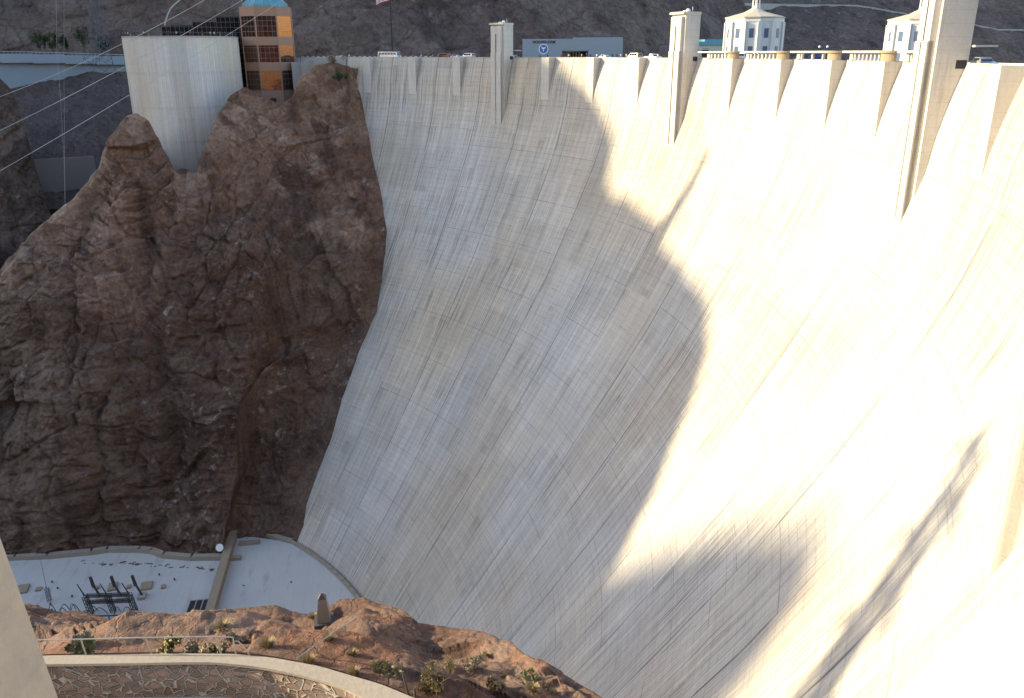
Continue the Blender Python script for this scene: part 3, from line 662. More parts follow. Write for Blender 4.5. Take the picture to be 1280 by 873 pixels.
# ------------------------------------------------------------------ powerhouse roofs
m_, nt, n_, l_, b_ = new_mat('roof_membrane'); k = NB(nt); o_ = k.obj()
c = k.mix(k.noise(o_, .06, 5, .6), (.41, .395, .375, 1), (.56, .54, .51, 1))
st = k.noise(k.scale(o_, (.25, 1., 1.)), .35, 5, .65); c = k.mix(k.math('MULTIPLY', k.rng(st, .56, .72), .6, True), c, (.30, .28, .27, 1))
sx = k.sep(o_); fr = k.math('FRACT', k.math('DIVIDE', sx[1], 3.2)); c = k.mix(k.math('MULTIPLY', k.rng(fr, 0., .05, 1., 0.), .35), c, (.25, .25, .25, 1))
sp = k.vor(o_, .09, 'F1'); c = k.mix(k.math('MULTIPLY', k.rng(sp, .03, .05, 1., 0.), .9), c, (.06, .05, .05, 1))
l_.new(c, b_.inputs['Base Color']); b_.inputs['Roughness'].default_value = .8; MAT['roof'] = m_
ZR = -140.0
ph_ = empty('powerhouse', at_z(330, 720, ZR), 0, 'flat pale roofed powerhouse at the foot of the dam split by a raised wall', 'powerhouse')
toe = [pol(k_, float(face_r(ZR))-1.4, ZR) for k_ in np.linspace(-7.6, 1.5, 30)]
J = at_z(291, 668, ZR); J2 = at_z(262, 772, ZR); Jf = J2+(J2-J)*.6
cen = MB(); poly = [(p.x, p.y) for p in toe]+[(Jf.x, Jf.y), (J.x, J.y)]; cen.prism(poly, ZR-14, ZR); loc_build(cen, 'roof', MAT['roof'], ph_)
wing_back = [at_z(u, v, ZR) for u, v in [(280, 697.5), (240, 698), (205, 695), (190, 689.5), (175, 688), (135, 688), (115, 691), (60, 696), (20, 697.5), (-90, 706)]]
WF = [p+Vector((62, 0, 0)) for p in (wing_back[-1], wing_back[0])]
wg = MB(); poly = [(p.x, p.y) for p in wing_back]+[(WF[0].x, WF[0].y), (Jf.x+14, Jf.y-.6), (Jf.x, Jf.y), ]; wg.prism(poly, ZR-14, ZR-.4); loc_build(wg, 'roof', MAT['roof'], ph_)
cb = MB()
def strip(m, pts, wd, z0, z1):
    for p, q in zip(pts[:-1], pts[1:]):
        d = (q-p); d.z = 0; ln = d.length; c_ = (p+q)/2; m.box((c_.x, c_.y, (z0+z1)/2), (ln+wd*.3, wd, z1-z0), math.atan2(d.y, d.x))
strip(cb, wing_back, 1.7, ZR-3, ZR+1.0); loc_build(cb, 'parapet', MAT['kerb'], ph_); cb = MB()
strip(cb, [J, at_z(310, 666.5, ZR), at_z(330, 668, ZR), toe[0]], 1.5, ZR-3, ZR+.9)
strip(cb, toe, 1.0, ZR-3, ZR+.7)
loc_build(cb, 'parapet', MAT['kerb'], ph_)
bm_ = MB(); strip(bm_, [J+Vector((-3, .5, 0)), Jf], 2.3, ZR-8, ZR+2.4); loc_build(bm_, 'dividing_wall', MAT['tan_concrete'], ph_)
def flat(u, v, sx, sy, sz, rz=0.0):
    p = at_z(u, v, ZR); return MB().box((p.x, p.y, ZR+sz/2-.39), (sx, sy, sz), rz)
each('roof_hatch', MAT['tan_concrete'], ph_, [flat(u, v, sx, sy, 1.2) for u, v, sx, sy in ((312, 680, 1.6, 6.), (295, 699, 1.8, 3.))]+[flat(u, v, sx, sy, .5, .15) for u, v, sx, sy in ((141, 733, 3.6, 2.4), (183, 732, 3.6, 3.), (161, 733, 1.5, 1.2), (204, 733, 1.6, 1.2), (121, 734, 1.4, 1.2), (28, 736, 4, 3.), (48, 736, 1.6, 1.5))], True)
db = MB()
for i in range(46):                                                 # fallen rubble along the foot of the cliff
    u = random.choice([random.uniform(110, 235), random.uniform(150, 190), random.uniform(246, 268), random.uniform(100, 140)]); v = 700+random.uniform(0, 4)+(3 if u < 150 else 0)+(u-150)*.075
    p = at_z(u, v, ZR); s_ = random.uniform(.3, 1.0); db.box((p.x, p.y, ZR-.36), (s_*.6, s_*1.9, .2), random.uniform(-.3, .3), .5)
loc_build(db, 'rubble', MAT['cliff'], ph_)
vl = []
for u, v in ((364, 728), (352, 674), (380, 680), (65, 727), (72, 735), (218, 724), (199, 718), (63, 755), (90, 745)):
    p = at_z(u, v, ZR); vl.append(MB().lathe([(.2, 0), (.2, .4), (.3, .4), (.3, .5), (0, .55)], 8, (p.x, p.y, ZR-.35)))
each('vent', MAT['dark_steel'], ph_, vl, True)
sk = empty('skylight', at_z(248, 766, ZR), 0, 'dark glazed skylight in three bays beside the raised dividing wall', 'skylight')
p = at_z(248, 766, ZR); s1 = MB(); s1.box((p.x, p.y, ZR+.6), (7.4, 5.6, 2.)); loc_build(s1, 'frame', MAT['concrete'], sk)
each('pane', MAT['dark'], sk, [MB().box((p.x, p.y+i*1.75, ZR+1.62), (6.4, 1.4, .12)) for i in (-1, 0, 1)], True)

# steel line take-off frames on the wing roof
def lattice(m, p, q, wd, n, r=.09, up=Vector((0, 0, 1))):
    p, q = Vector(p), Vector(q); d = (q-p).normalized(); a_ = d.cross(up)
    if a_.length < .1: a_ = d.cross(Vector((1, 0, 0)))
    a_.normalize(); b2 = a_.cross(d); cs = [(a_+b2)*wd/2, (a_-b2)*wd/2, (-a_-b2)*wd/2, (-a_+b2)*wd/2]
    for c_ in cs: m.tube(p+c_, q+c_, r, 4)
    for i in range(n):
        u0, u1 = p.lerp(q, i/n), p.lerp(q, (i+1)/n)
        for j in range(4):
            m.tube(u0+cs[j], u1+cs[(j+1) % 4], r*.7, 4); m.tube(u0+cs[j], u0+cs[(j+1) % 4], r*.7, 4)
def roof_post(u, v, h, label):
    p = at_z(u, v, ZR-.4); t = empty('line_post', p, 0, label, 'steel post', 'slanting steel posts on the powerhouse roof')
    MB().box((0, 0, .45), (2.6, 2.0, .9)).build('footing', MAT['concrete'], t)
    m = MB(); m.tube((0, 0, .8), (-.6, -1.6, h), .34, 8, .26); m.tube((-.5, -1.4, h*.8), (-.7, -1.9, h+2.2), .5, 8, .42); m.build('post', MAT['dark_steel'], t)
    return t
for u, v, nm in ((126, 749, 'leftmost'), (152, 748, 'middle'), (178, 747, 'rightmost')):
    roof_post(u, v, 4.6, f'{nm} of the three single steel posts slanting up from the powerhouse roof')
fr_ = empty('steel_gantry', at_z(140, 766, ZR-.4), 0, 'dark lattice steel gantry of three columns and two beams on the powerhouse roof', 'gantry')
fml, top_ = [], []
for u, v in ((114, 766), (142, 765), (169, 764)):
    p = at_z(u, v, ZR-.4); fm = MB(); fml.append(fm); lattice(fm, p, p+Vector((0, -.8, 5.5)), 1.1, 5, .1); fm.tube(p+Vector((0, -.8, 5.5)), p+Vector((-.3, -2.2, 9.)), .2, 6, .12); top_.append(p)
each('column', MAT['dark_steel'], fr_, fml, True)
bml = []
for p, q in zip(top_[:-1], top_[1:]):
    for h in (3.4, 5.4): bml.append(MB()); lattice(bml[-1], p+Vector((0, -.5, h)), q+Vector((0, -.5, h)), .7, 8, .08)
each('beam', MAT['dark_steel'], fr_, bml, True)
sw = empty('switchgear', at_z(110, 776, ZR-.4), 0, 'tangle of dark steel switch racks and looping lines on the powerhouse roof', 'switchgear')
m = MB()
for j, v in enumerate((770, 777, 783)):
    A_, B_ = at_z(35, v+3, ZR+2.5), at_z(196, v-2, ZR+2.5); m.tube(A_, B_, .22, 6); m.tube(A_+Vector((0, 0, -1.2)), B_+Vector((0, 0, -1.2)), .12, 6)
    for i in range(9): p = A_.lerp(B_, i/8); m.tube(p, p+Vector((0, 0, -2.6)), .16, 5)
loc_build(m, 'rack', MAT['dark_steel'], sw)
bbl = []
for i in range(26):
    u0 = random.uniform(38, 180); v0 = random.uniform(764, 784); p = at_z(u0, v0, ZR+2.6); q = at_z(u0+random.uniform(6, 20), v0+random.uniform(-4, 6), ZR+2.6); n = 6
    bbl.append(MB().path([p.lerp(q, t/n)+Vector((0, 0, 2.2*math.sin(math.pi*t/n))) for t in range(n+1)], .1, 4))
each('busbar', MAT['dark_steel'], sw, bbl, True)
p = at_z(62, 752, ZR-.4)
lm = MB(); lattice(lm, p+Vector((0, 0, -1.0)), p+Vector((0, 0, 4.5)), .8, 4, .07); lm.tube(p+Vector((0, 0, 4)), p+Vector((0, 0, 14)), .08, 5, .04)
o = lm.build('mast', MAT['steel']); tag(o, 'thin grey lattice mast standing alone at the left of the powerhouse roof', 'mast')
# round white disc on a post beside the dividing wall
dp = at_z(277, 695, ZR); ds = empty('floodlight_dish', dp, 0, 'white oval dish on a short mast where the raised wall meets the cliff', 'dish')
MB().tube((0, 0, -1), (0, 0, 3.2), .15).build('mast', MAT['steel'], ds)
m = MB(); m.lathe([(0, -.3), (.7, -.15), (1.1, .15), (1.15, .3), (1.0, .3), (0, .12)], 20); o = m.build('dish', MAT['white'], ds, True); o.location = (.55, 0, 3.2); o.rotation_euler = (0, R_(62), R_(-10))
la = at_z(286, 672, ZR); m = MB(); m.path([la, la+Vector((0, .2, 7)), la+Vector((-.4, -3, 7.4)), la+Vector((-.8, -6, 5.8))], .14)
o = m.build('davit', MAT['pale_steel']); tag(o, 'thin bent steel arm leaning over the end of the raised wall by the cliff', 'davit')

# ------------------------------------------------------------------ round bastion and visitor building
c = at(226, 45, 322); ctop = at(226, 45, 301).z; rr = 18.6
bs = empty('bastion', (c.x, c.y, ctop-45), 0, 'tall round pale concrete bastion wedged into the gap in the cliff top', 'bastion')
av = math.atan2(CAM.y-c.y, CAM.x-c.x); na = 72
aa = np.linspace(av-math.pi, av+math.pi, na+1); zz = np.linspace(0, 45, 28)
P = np.zeros((len(zz), na+1, 3)); P[..., 0] = rr*np.cos(aa)[None]; P[..., 1] = rr*np.sin(aa)[None]; P[..., 2] = zz[:, None]
UV = np.zeros((len(zz), na+1, 2)); UV[..., 0] = (aa*rr/5.2)[None]; UV[..., 1] = (45-zz)[:, None]
grid_mesh('wall', P, MAT['bastion'], smooth=True, uv=UV, parent=bs)
MB().lathe([(rr-.5, 45), (rr-.5, 44.8), (0, 44.8)], na).build('deck', MAT['concrete'], bs)
MB().lathe([(rr+.02, 44.6), (rr+.06, 45.06), (rr-.5, 45.06)], na).build('rim', MAT['bastion'], bs)
m = MB()
for i in range(60):
    t = 2*math.pi*i/60; p0 = Vector((math.cos(t)*(rr-.4), math.sin(t)*(rr-.4), 45)); m.tube(p0, p0+Vector((0, 0, .9)), .06, 4)
m.lathe([(rr-.44, 45.9), (rr-.36, 45.9), (rr-.36, 45.98), (rr-.44, 45.98), (rr-.44, 45.9)], 60)
m.build('railing', MAT['dark_steel'], bs)

def glass_mat(name, su, sv, base=(.02, .022, .026), line=.06, tint=True):
    m, nt, n, l, b = new_mat(name); k = NB(nt); s = k.sep(k.uv())
    fx, fy = k.math('FRACT', k.math('DIVIDE', s[0], su)), k.math('FRACT', k.math('DIVIDE', s[1], sv))
    ln = k.math('MAXIMUM', k.math('LESS_THAN', fx, line), k.math('LESS_THAN', fy, line))
    r = k.white(k.comb(k.math('FLOOR', k.math('DIVIDE', s[0], su)), k.math('FLOOR', k.math('DIVIDE', s[1], sv)), 1.))
    c = k.mix(ln, k.mix(r, base+(1,), tuple(x*2.2 for x in base)+(1,)), (.22, .165, .13, 1)); l.new(c, b.inputs['Base Color'])
    l.new(k.rng(ln, 0., 1., .04, .6), b.inputs['Roughness']); b.inputs['Specular IOR Level'].default_value = .9 if tint else .3; b.inputs['IOR'].default_value = 1.9 if tint else 1.45; b.inputs['Specular Tint'].default_value = (1., .42, .17, 1) if tint else (1, 1, 1, 1)  # orange specular tint puts the sunlit hillside's reflected colour into the glass
    hb__ = k.noise(k.comb(s[0], s[1]), .35, 2); l.new(k.bump(hb__, .05, .25), b.inputs['Normal'])
    return m
MAT['glass'] = glass_mat('orange_reflection_glass', 1.55, 1.75, (.012, .013, .016), .05)
MAT['wing_glass'] = glass_mat('dark_glass', 1.55, 1.75, (.010, .011, .013), .05, False)
def quad_uv(m, name, mat, parent, uvs):
    o_ = m.build(name, mat, parent); me = o_.data; l = me.uv_layers.new(name='UVMap')
    for lp in me.loops: l.data[lp.index].uv = uvs[lp.vertex_index]
    return o_
vc = at(343, 130, 326); vcz = vc.z
vt = empty('visitor_centre', (vc.x, vc.y, vcz), 0, 'salmon panelled octagonal building with orange-reflecting glass bands and teal dome beside the bastion', 'building')
cn = Vector((vc.x, vc.y, 0)); rad8 = 9.4; avc = math.atan2(CAM.y-vc.y, CAM.x-vc.x)+R_(-1.5)
octp = [(rad8*math.cos(avc+R_(22.5+45*i)), rad8*math.sin(avc+R_(22.5+45*i))) for i in range(8)]
def zof(v): return at(333, v, 320).z-vcz
bands = [('salmon', 152, 113.), ('glass', 113, 88.5), ('salmon', 88.5, 78), ('glass', 78, 57), ('salmon', 57, 46.5), ('glass', 46.5, 20.5), ('salmon', 20.5, 8.5)]
for kind_, v0, v1 in bands:
    z0, z1 = zof(v0), zof(v1); m = MB(); sc_ = 1.0 if kind_ == 'salmon' else .988
    uvs = []; V = []
    for i in range(9):
        x, y = octp[i % 8]
        for z in (z0, z1): V.append((x*sc_, y*sc_, z)); uvs.append((i*7.2, z))
    F = [(2*i, 2*i+2, 2*i+3, 2*i+1) for i in range(8)]; m.add(V, F)
    if kind_ == 'salmon':
        n0 = len(V); m.add([(x, y, z) for z in (z0, z1) for x, y in octp], [tuple(range(7, -1, -1)), tuple(range(8, 16))]); m.build('wall_band', MAT['salmon'], vt)
    else: quad_uv(m, 'window_band', MAT['glass'], vt, uvs)
# salmon piers between the glass facets
m = MB()
for i in (0, 1, 6, 7): x, y = octp[i]; m.tube((x*.985, y*.985, zof(152)), (x*.985, y*.985, zof(9)), .28, 6)
m.build('corner_mullion', MAT['salmon'], vt)
dm = MB(); zt = zof(8.5)
dm.lathe([(7.6, zt), (7.6, zt+.9), (6.8, zt+1.6), (5.6, zt+3.0), (3.6, zt+4.6), (1.4, zt+5.6), (0, zt+6.2)], 16)
dome_ = dm.build('dome', MAT['teal'], vt)
dr = MB()
for i in range(16):
    t = 2*math.pi*i/16; dr.path([Vector((r_*math.cos(t), r_*math.sin(t), zt+z_)) for r_, z_ in ((7.65, .0), (7.65, .95), (6.85, 1.66), (5.65, 3.06), (3.65, 4.66), (1.4, 5.68))], .1, 4)
dr.build('dome_rib', MAT['pale_steel'], dome_)
mm = MB(); mm.tube((-3, -8.2, zt), (-3, -8.2, zt+7), .1); mm.build('pole', MAT['pale_steel'], vt)
wb = MB(); x, y = octp[0]
pw = Vector((math.cos(avc), math.sin(avc), 0))*rad8*.935
o = MB().box((pw.x, pw.y, zof(125)), (.2, 2.0, 1.3), avc).build('small_window', MAT['dark'], vt)
# stepped glass wing running behind the bastion
wingp = [(205, 335, 33), (216, 334, 32), (244, 333, 27), (274, 331, 21.5), (316, 329, 21.5)]
for i in range(4):
    (u0, h0, v0), (u1, h1, v1) = wingp[i], wingp[i+1]
    A_, B_ = at(u0, 60, h0+4), at(u1, 60, h1+4); ztop = at((u0+u1)/2, v0 if i else 33, h0).z; zbot = at(u0, 118, h0).z; ln = (B_-A_).length
    d = (B_-A_); d.z = 0; d.normalize(); nn = Vector((d.y, -d.x, 0)); nn = nn if nn.dot(CAM-A_) > 0 else -nn
    m = MB(); V = [(A_.x, A_.y, zbot), (B_.x, B_.y, zbot), (B_.x, B_.y, ztop), (A_.x, A_.y, ztop)]; V2 = [tuple(Vector(p_)-nn*7) for p_ in V]
    V = [tuple(Vector(p_)-vt.location) for p_ in V]; V2 = [tuple(Vector(p_)-vt.location) for p_ in V2]
    m.slab(V, V2); uvs = [(i*9.3, 0), (i*9.3+ln, 0), (i*9.3+ln, ztop-zbot), (i*9.3, ztop-zbot)]*2
    quad_uv(m, 'glass_wing', MAT['wing_glass'], vt, uvs)
    m = MB(); m.slab([(V[3][0], V[3][1], V[3][2]+.02), (V[2][0], V[2][1], V[2][2]+.02), (V2[2][0], V2[2][1], V2[2][2]+.02), (V2[3][0], V2[3][1], V2[3][2]+.02)], [(V[3][0], V[3][1], V[3][2]+.35), (V[2][0], V[2][1], V[2][2]+.35), (V2[2][0], V2[2][1], V2[2][2]+.35), (V2[3][0], V2[3][1], V2[3][2]+.35)])
    m.build('roof_edge', MAT['dark_steel'], vt)
# stepped low walls where the dam meets the cliff top
ab = MB()
for u0, u1, vt_, h in ((364, 382, 78, 318), (376, 394, 77.5, 316), (386, 402, 74.5, 315), (392, 432, 72.6, 313.5)):
    A_, B_ = at(u0, vt_, h), at(u1, vt_, h-1); wall_between(ab, A_, B_, A_.z, A_.z-9, 4)
o = ab.build('abutment_wall', MAT['concrete']); tag(o, 'stepped low concrete walls on the rock between the salmon building and the dam', 'wall')

# ------------------------------------------------------------------ buildings beyond the crest
A_, B_ = at(653, 71, 292), at(778, 71, 292); zb = -1.1; ztop = at(653, 49, 292).z
sb = empty('flat_roofed_building', (A_+B_)/2, math.atan2((B_-A_).y, (B_-A_).x), 'long flat blue-grey building with a round blue emblem behind the dam crest', 'building'); sb.location.z = zb
wdt = (B_-A_).length; hgt = ztop-zb
fl_ = -1 if (Matrix.Rotation(sb.rotation_euler.z, 3, 'Z')@Vector((0, -1, 0))).dot(CAM-sb.location) > 0 else 1
x0, x1 = -wdt/2, wdt/2; dx0, dx1 = x0+.40*wdt, x0+.66*wdt
w = MB()
w.box(((x0+dx0)/2, -fl_*5, hgt/2), (dx0-x0, 10, hgt)); w.box(((dx1+x1)/2, -fl_*5, hgt/2), (x1-dx1, 10, hgt)); w.box(((dx0+dx1)/2, -fl_*5, hgt*.72), (dx1-dx0, 9.99, hgt*.55)); w.box(((dx0+dx1)/2, -fl_*6.5, hgt*.2), (dx1-dx0, 7, hgt*.44))
w.build('wall', MAT['blue_wall'], sb)
MB().box((.6*wdt/2-wdt*.05, -fl_*5.2, hgt+.2), (wdt*.5, 9, .4)).build('roof', MAT['blue_wall'], sb)
MB().box(((dx0+dx1)/2+.8, -fl_*2.9, hgt*.21), (dx1-dx0-3, .1, hgt*.40)).build('shop_front', MAT['dark'], sb)
yf = plain('yellow_frame', (.62, .5, .22), .5)
each('door_frame', yf, sb, [MB().box((dx0+.6+i*1.0, fl_*(-2.2), hgt*.21), (.16, .16, hgt*.40)) for i in range(6)]+[MB().box((dx0+3.2, fl_*(-2.1), hgt*.40), (5.2, .2, .22))])
MAT['seal_blue'] = plain('seal_blue', (.08, .17, .42), .5)
cxs = x0+.212*wdt; m = MB(); m.lathe([(0, 0), (1.62, 0), (1.62, .1), (1.3, .1)], 28); er_ = o = m.build('emblem', MAT['white'], sb); o.location = (cxs, fl_*.02, hgt*.53); o.rotation_euler = (-fl_*math.pi/2, 0, 0)
m = MB(); m.lathe([(0, 0.08), (1.34, .08), (1.34, .14), (0, .14)], 28); o2 = m.build('emblem_disc', MAT['seal_blue'], er_)
m = MB(); m.prism([(-.12, -.8), (.12, -.8), (.16, -.1), (.75, .35), (.6, .7), (.12, .35), (0, .62), (-.12, .35), (-.6, .7), (-.75, .35), (-.16, -.1)], .142, .18); o3 = m.build('emblem_figure', MAT['white'], sb); o3.location = (cxs, fl_*.02, hgt*.53); o3.rotation_euler = (-fl_*math.pi/2, 0, 0) if fl_ < 0 else (-math.pi/2, 0, math.pi)
tc = bpy.data.curves.new('lettering', 'FONT'); tc.body = 'HOOVER DAM'; tc.size = 1.15; tc.extrude = .04; tc.align_x = 'CENTER'; tc.offset = .025
to = bpy.data.objects.new('lettering_src', tc); COL.objects.link(to); bpy.context.view_layer.update()
tm = bpy.data.meshes.new_from_object(to.evaluated_get(bpy.context.evaluated_depsgraph_get())); bpy.data.objects.remove(to)
tm.materials.clear(); tm.materials.append(MAT['dark']); lo_ = link(bpy.data.objects.new('lettering', tm), sb); lo_.location = (cxs+.1, fl_*.06, hgt*.80)
lo_.rotation_euler = (math.pi/2, 0, 0 if fl_ < 0 else math.pi)

A_ = at(868, 72, 285); A_.z = -1.1; t = empty('low_building', at(890, 72, 285), math.atan2((at(912, 72, 290)-A_).y, (at(912, 72, 290)-A_).x), 'low cream building with flat teal roof between a dam tower and an intake tower', 'building'); t.location.z = -1.1
zt = at(890, 57, 285).z+1.1
MB().box((0, 0, zt/2), (13, 8, zt)).build('wall', MAT['cream'], t); MB().box((0, 0, zt+.55), (13.6, 8.6, 1.1)).build('roof', MAT['teal'], t); MB().box((-1, 0, zt+1.4), (6, 5, .7)).build('roof_box', MAT['teal'], t)
m = MB(); 
for x in (-4.2, 2.5): m.box((x, 0, zt*.5), (2.2, 8.1, zt*.6))
m.build('window', MAT['dark'], t)

MAT['intake_window'] = plain('intake_window', (.10, .14, .22), .2)
def intake(u, hd, wpx, veave, vtop, label):
    c_ = at(u, 70, hd); t = empty('intake_tower', (c_.x, c_.y, -18), math.atan2(CAM.y-c_.y, CAM.x-c_.x)+R_(10), label, 'intake tower', 'intake towers in the reservoir'); r = wpx/2/FPX*hd*1.06; zt = at(u, veave, hd).z+18
    nf = 12
    MB().lathe([(r, 0), (r, zt-.9), (r*1.02, zt-.9), (r*1.02, zt), (0, zt)], nf).build('shaft', MAT['intake'], t)
    pl_, wl_ = [], []
    for i in range(nf):
        a_ = 2*math.pi*i/nf; pl_.append(MB().box((r*math.cos(a_), r*math.sin(a_), (zt-.95)/2), (.7, 1.0, zt-.95), a_))
        a2 = a_+math.pi/nf; rc = r*math.cos(math.pi/nf)
        for zz_, hh in ((zt-3.6, 2.2), (zt-8.2, 3.0), (zt-12.6, 2.6)): wl_.append(MB().box((rc*math.cos(a2), rc*math.sin(a2), zz_), (.16, 1.15, hh), a2))
    each('pilaster', MAT['intake'], t, pl_); each('window', MAT['intake_window'], t, wl_)
    rf = MB(); rf.lathe([(r*1.05, zt+.003), (r*1.05, zt+.25), (r*.4, zt+1.5), (r*.16, zt+2.4), (0, zt+2.4)], nf); rf_ = rf.build('roof', MAT['red_tile'], t)
    cu = MB(); rc = r*.125; zc0 = zt+2.3
    cu.lathe([(rc*1.15, zc0), (rc*1.15, zc0+.7), (0, zc0+.7)], 8)
    for i in range(6): a_ = math.pi*i/3; cu.tube((rc*math.cos(a_), rc*math.sin(a_), zc0+.7), (rc*math.cos(a_), rc*math.sin(a_), zc0+2.6), .14, 5)
    cu.lathe([(rc*1.2, zc0+2.6), (rc*1.1, zc0+3.1), (rc*.6, zc0+3.6), (0, zc0+3.9)], 8); cu.tube((0, 0, zc0+3.8), (0, 0, zc0+4.5), .08); cu.build('cupola', MAT['intake'], rf_)
intake(940, 236, 60, 23.5, 5, 'white round intake tower with pointed tile roof and cupola rising behind the balustrade')
intake(1146, 232, 62, 26, 5, 'white intake tower mostly hidden behind the tallest dam tower')

# ------------------------------------------------------------------ flagpole, lamps, pole and wires
fp = at(491, 70, 316); t = empty('flagpole', (fp.x, fp.y, -1.1), 0, 'tall dark flagpole with a striped flag behind the dam crest', 'flagpole')
MB().tube((0, 0, 0), (0, 0, 27), .28, 8, .18).build('pole', MAT['dark'], t)
nx, nz = 14, 8; P = np.zeros((nz, nx, 3)); xx = np.linspace(0, 1, nx); z1 = np.linspace(0, 1, nz)
dirf = Vector((rgt.x, rgt.y, 0)).normalized()*-1
P[..., 0] = dirf.x*xx[None]*5+.35*np.sin(xx*9)[None]; P[..., 1] = dirf.y*xx[None]*5+.2*np.sin(xx*7)[None]; P[..., 2] = 19.8+z1[:, None]*3.2-(xx**1.5)[None]*1.6
UV = np.stack(np.meshgrid(xx, z1), -1)
m_, nt, n_, l_, b_ = new_mat('flag_cloth'); k = NB(nt); s_ = k.sep(k.uv())
strp = k.math('LESS_THAN', k.math('FRACT', k.math('MULTIPLY', s_[1], 6.5)), .5); c_ = k.mix(strp, (.75, .72, .72, 1), (.45, .04, .06, 1))
can = k.math('MULTIPLY', k.math('LESS_THAN', s_[0], .42), k.math('GREATER_THAN', s_[1], .46)); c_ = k.mix(can, c_, (.03, .05, .2, 1)); l_.new(c_, b_.inputs['Base Color'])
grid_mesh('flag', P, m_, True, UV, t)
lp = at(1028, 72, 190); t = empty('street_lamp', (lp.x, lp.y, -1.1), 0, 'small twin-headed street lamp behind the middle of the balustrade', 'street lamp')
zt = at(1028, 58, 190).z+1.1; MB().tube((0, 0, 0), (0, 0, zt), .09).build('post', MAT['dark_steel'], t)
m = MB(); m.tube((-.2, -.7, zt), (.2, .7, zt), .06); m.build('arm', MAT['dark_steel'], t)
for s_ in (-1, 1): MB().lathe([(0, -.3), (.22, -.2), (.28, .05), (0, .22)], 8, (s_*.2, s_*.75, zt-.05)).build('lamp_head', MAT['white'], t)
def cable(pts, r, label):
    c_ = sum((Vector(p_) for p_ in pts), Vector())/len(pts); m = MB(); m.path(pts, r, 5); o_ = m.build('cable', MAT['wire']); return tag(o_, label, 'cable', 'overhead cables on the left')
def spl(img, hd0, hd1):
    A_ = np.array(img, float); n = 24; u = np.linspace(A_[0, 0], A_[-1, 0], n); co = np.polyfit(A_[:, 0], A_[:, 1], 2); return [at(x_, float(np.polyval(co, x_)), hd0+(hd1-hd0)*i/(n-1)) for i, x_ in enumerate(u)]
cable(spl([(-60, 143), (0, 119), (157, 54), (256, 0), (330, -45)], 225, 262), .055, 'uppermost of the three overhead cables crossing above the road wall')
cable(spl([(-60, 193), (0, 161), (160, 82), (230, 43), (305, 0), (360, -35)], 225, 262), .06, 'middle overhead cable passing in front of the bastion rim')
cable(spl([(-60, 248), (0, 214), (164, 116), (292, 41), (400, -30)], 225, 262), .06, 'lowest overhead cable crossing the gravel ravine and the bastion')
cable([at(70, -20, 300), at(71, 60, 300), at(76, 130, 298), at(80, 200, 296), at(83, 320, 292)], .02, 'thin steep wire hanging down in front of the gravel ravine')
cable([at(80, -20, 300), at(80, 100, 300), at(82, 320, 292)], .018, 'second thin steep wire hanging beside the first above the gravel')
m = MB(); pts = [(206, 46, 352), (206, 30, 354), (209, 20, 356), (213, 11, 358), (219, 5, 362), (230, -4, 372)]; m.path([at(*p_) for p_ in pts], .26, 8)
o = m.build('hillside_pipe', MAT['concrete']); tag(o, 'pale curved pipe climbing the dark hillside above the bastion', 'pipe')
def pylon(base, H, wd, lean, label, r=.11, rz=0.3, arms=3, mt=None):
    mt = mt or MAT['blue_steel']
    t = empty('lattice_pylon', base, rz, label, 'pylon', 'steel lattice pylons'); m = MB(); n = 9; lv = []
    for i in range(n+1):
        f = i/n; w_ = wd*(1-f)**1.1+.8; cx_, cy_ = lean[0]*f, lean[1]*f; lv.append([Vector((cx_+a_*w_/2, cy_+b_*w_/2, H*f)) for a_, b_ in ((-1, -1), (1, -1), (1, 1), (-1, 1))])
    for A_, B_ in zip(lv[:-1], lv[1:]):
        for j in range(4): m.tube(A_[j], B_[j], r, 4); m.tube(A_[j], B_[(j+1) % 4], r*.6, 4); m.tube(A_[(j+1) % 4], B_[j], r*.6, 4); m.tube(B_[j], B_[(j+1) % 4], r*.6, 4)
    m.build('mast', mt, t)
    for q_ in range(arms):
        f = .66+.15*q_; cx_, cy_ = lean[0]*f, lean[1]*f; z_ = H*f; a = MB(); sp = wd*.85
        for s_ in (-1, 1):
            a.tube((cx_, cy_, z_+1.2), (cx_+s_*sp, cy_, z_), r*.8, 4); a.tube((cx_, cy_, z_-.6), (cx_+s_*sp, cy_, z_), r*.8, 4); a.tube((cx_+s_*sp, cy_, z_), (cx_+s_*sp, cy_, z_-2.2), r*1.1, 5)
        a.build('cross_arm', mt, t)
    return t
bp = at(140, 132, 352); pylon(bp, at(140, -25, 352).z-bp.z, 9, (-3, -2), 'tall grey lattice pylon left of the round bastion', .085)
bp = at(122, 84, 372); pylon(bp, 27, 7, (2, 5), 'smaller grey lattice pylon leaning over the road wall', .075, 1.2)
# pylons on the near bank: seen only by the shadows they throw on the sunlit face
for (s_, u_), H, lean, lb in (((45, 33), 52, (10, -4), 'leaning lattice pylon on the near bank, known by its shadow on the sunlit face'), ((49, 30), 50, (8, -2), 'second lattice pylon on the near bank, throwing the fainter streak of shadow')):
    D0 = 70; top = LH*D0+SIDE*s_; zt = (u_+math.sin(R_(SUN_EL))*D0)/math.cos(R_(SUN_EL)); lw = SIDE*16
    base = top+lw; t = pylon((base.x, base.y, zt-H), H, 4.0, (-lw.x, -lw.y), lb, .42, 0)
top = LH*150+SIDE*(-86); zt = (35+math.sin(R_(SUN_EL))*150)/math.cos(R_(SUN_EL)); pylon((top.x, top.y, zt-55), 55, 5, (0, 0), 'slender lattice pylon on the far bank, known by its upright shadow on the sunlit face', .42, 0, 0)

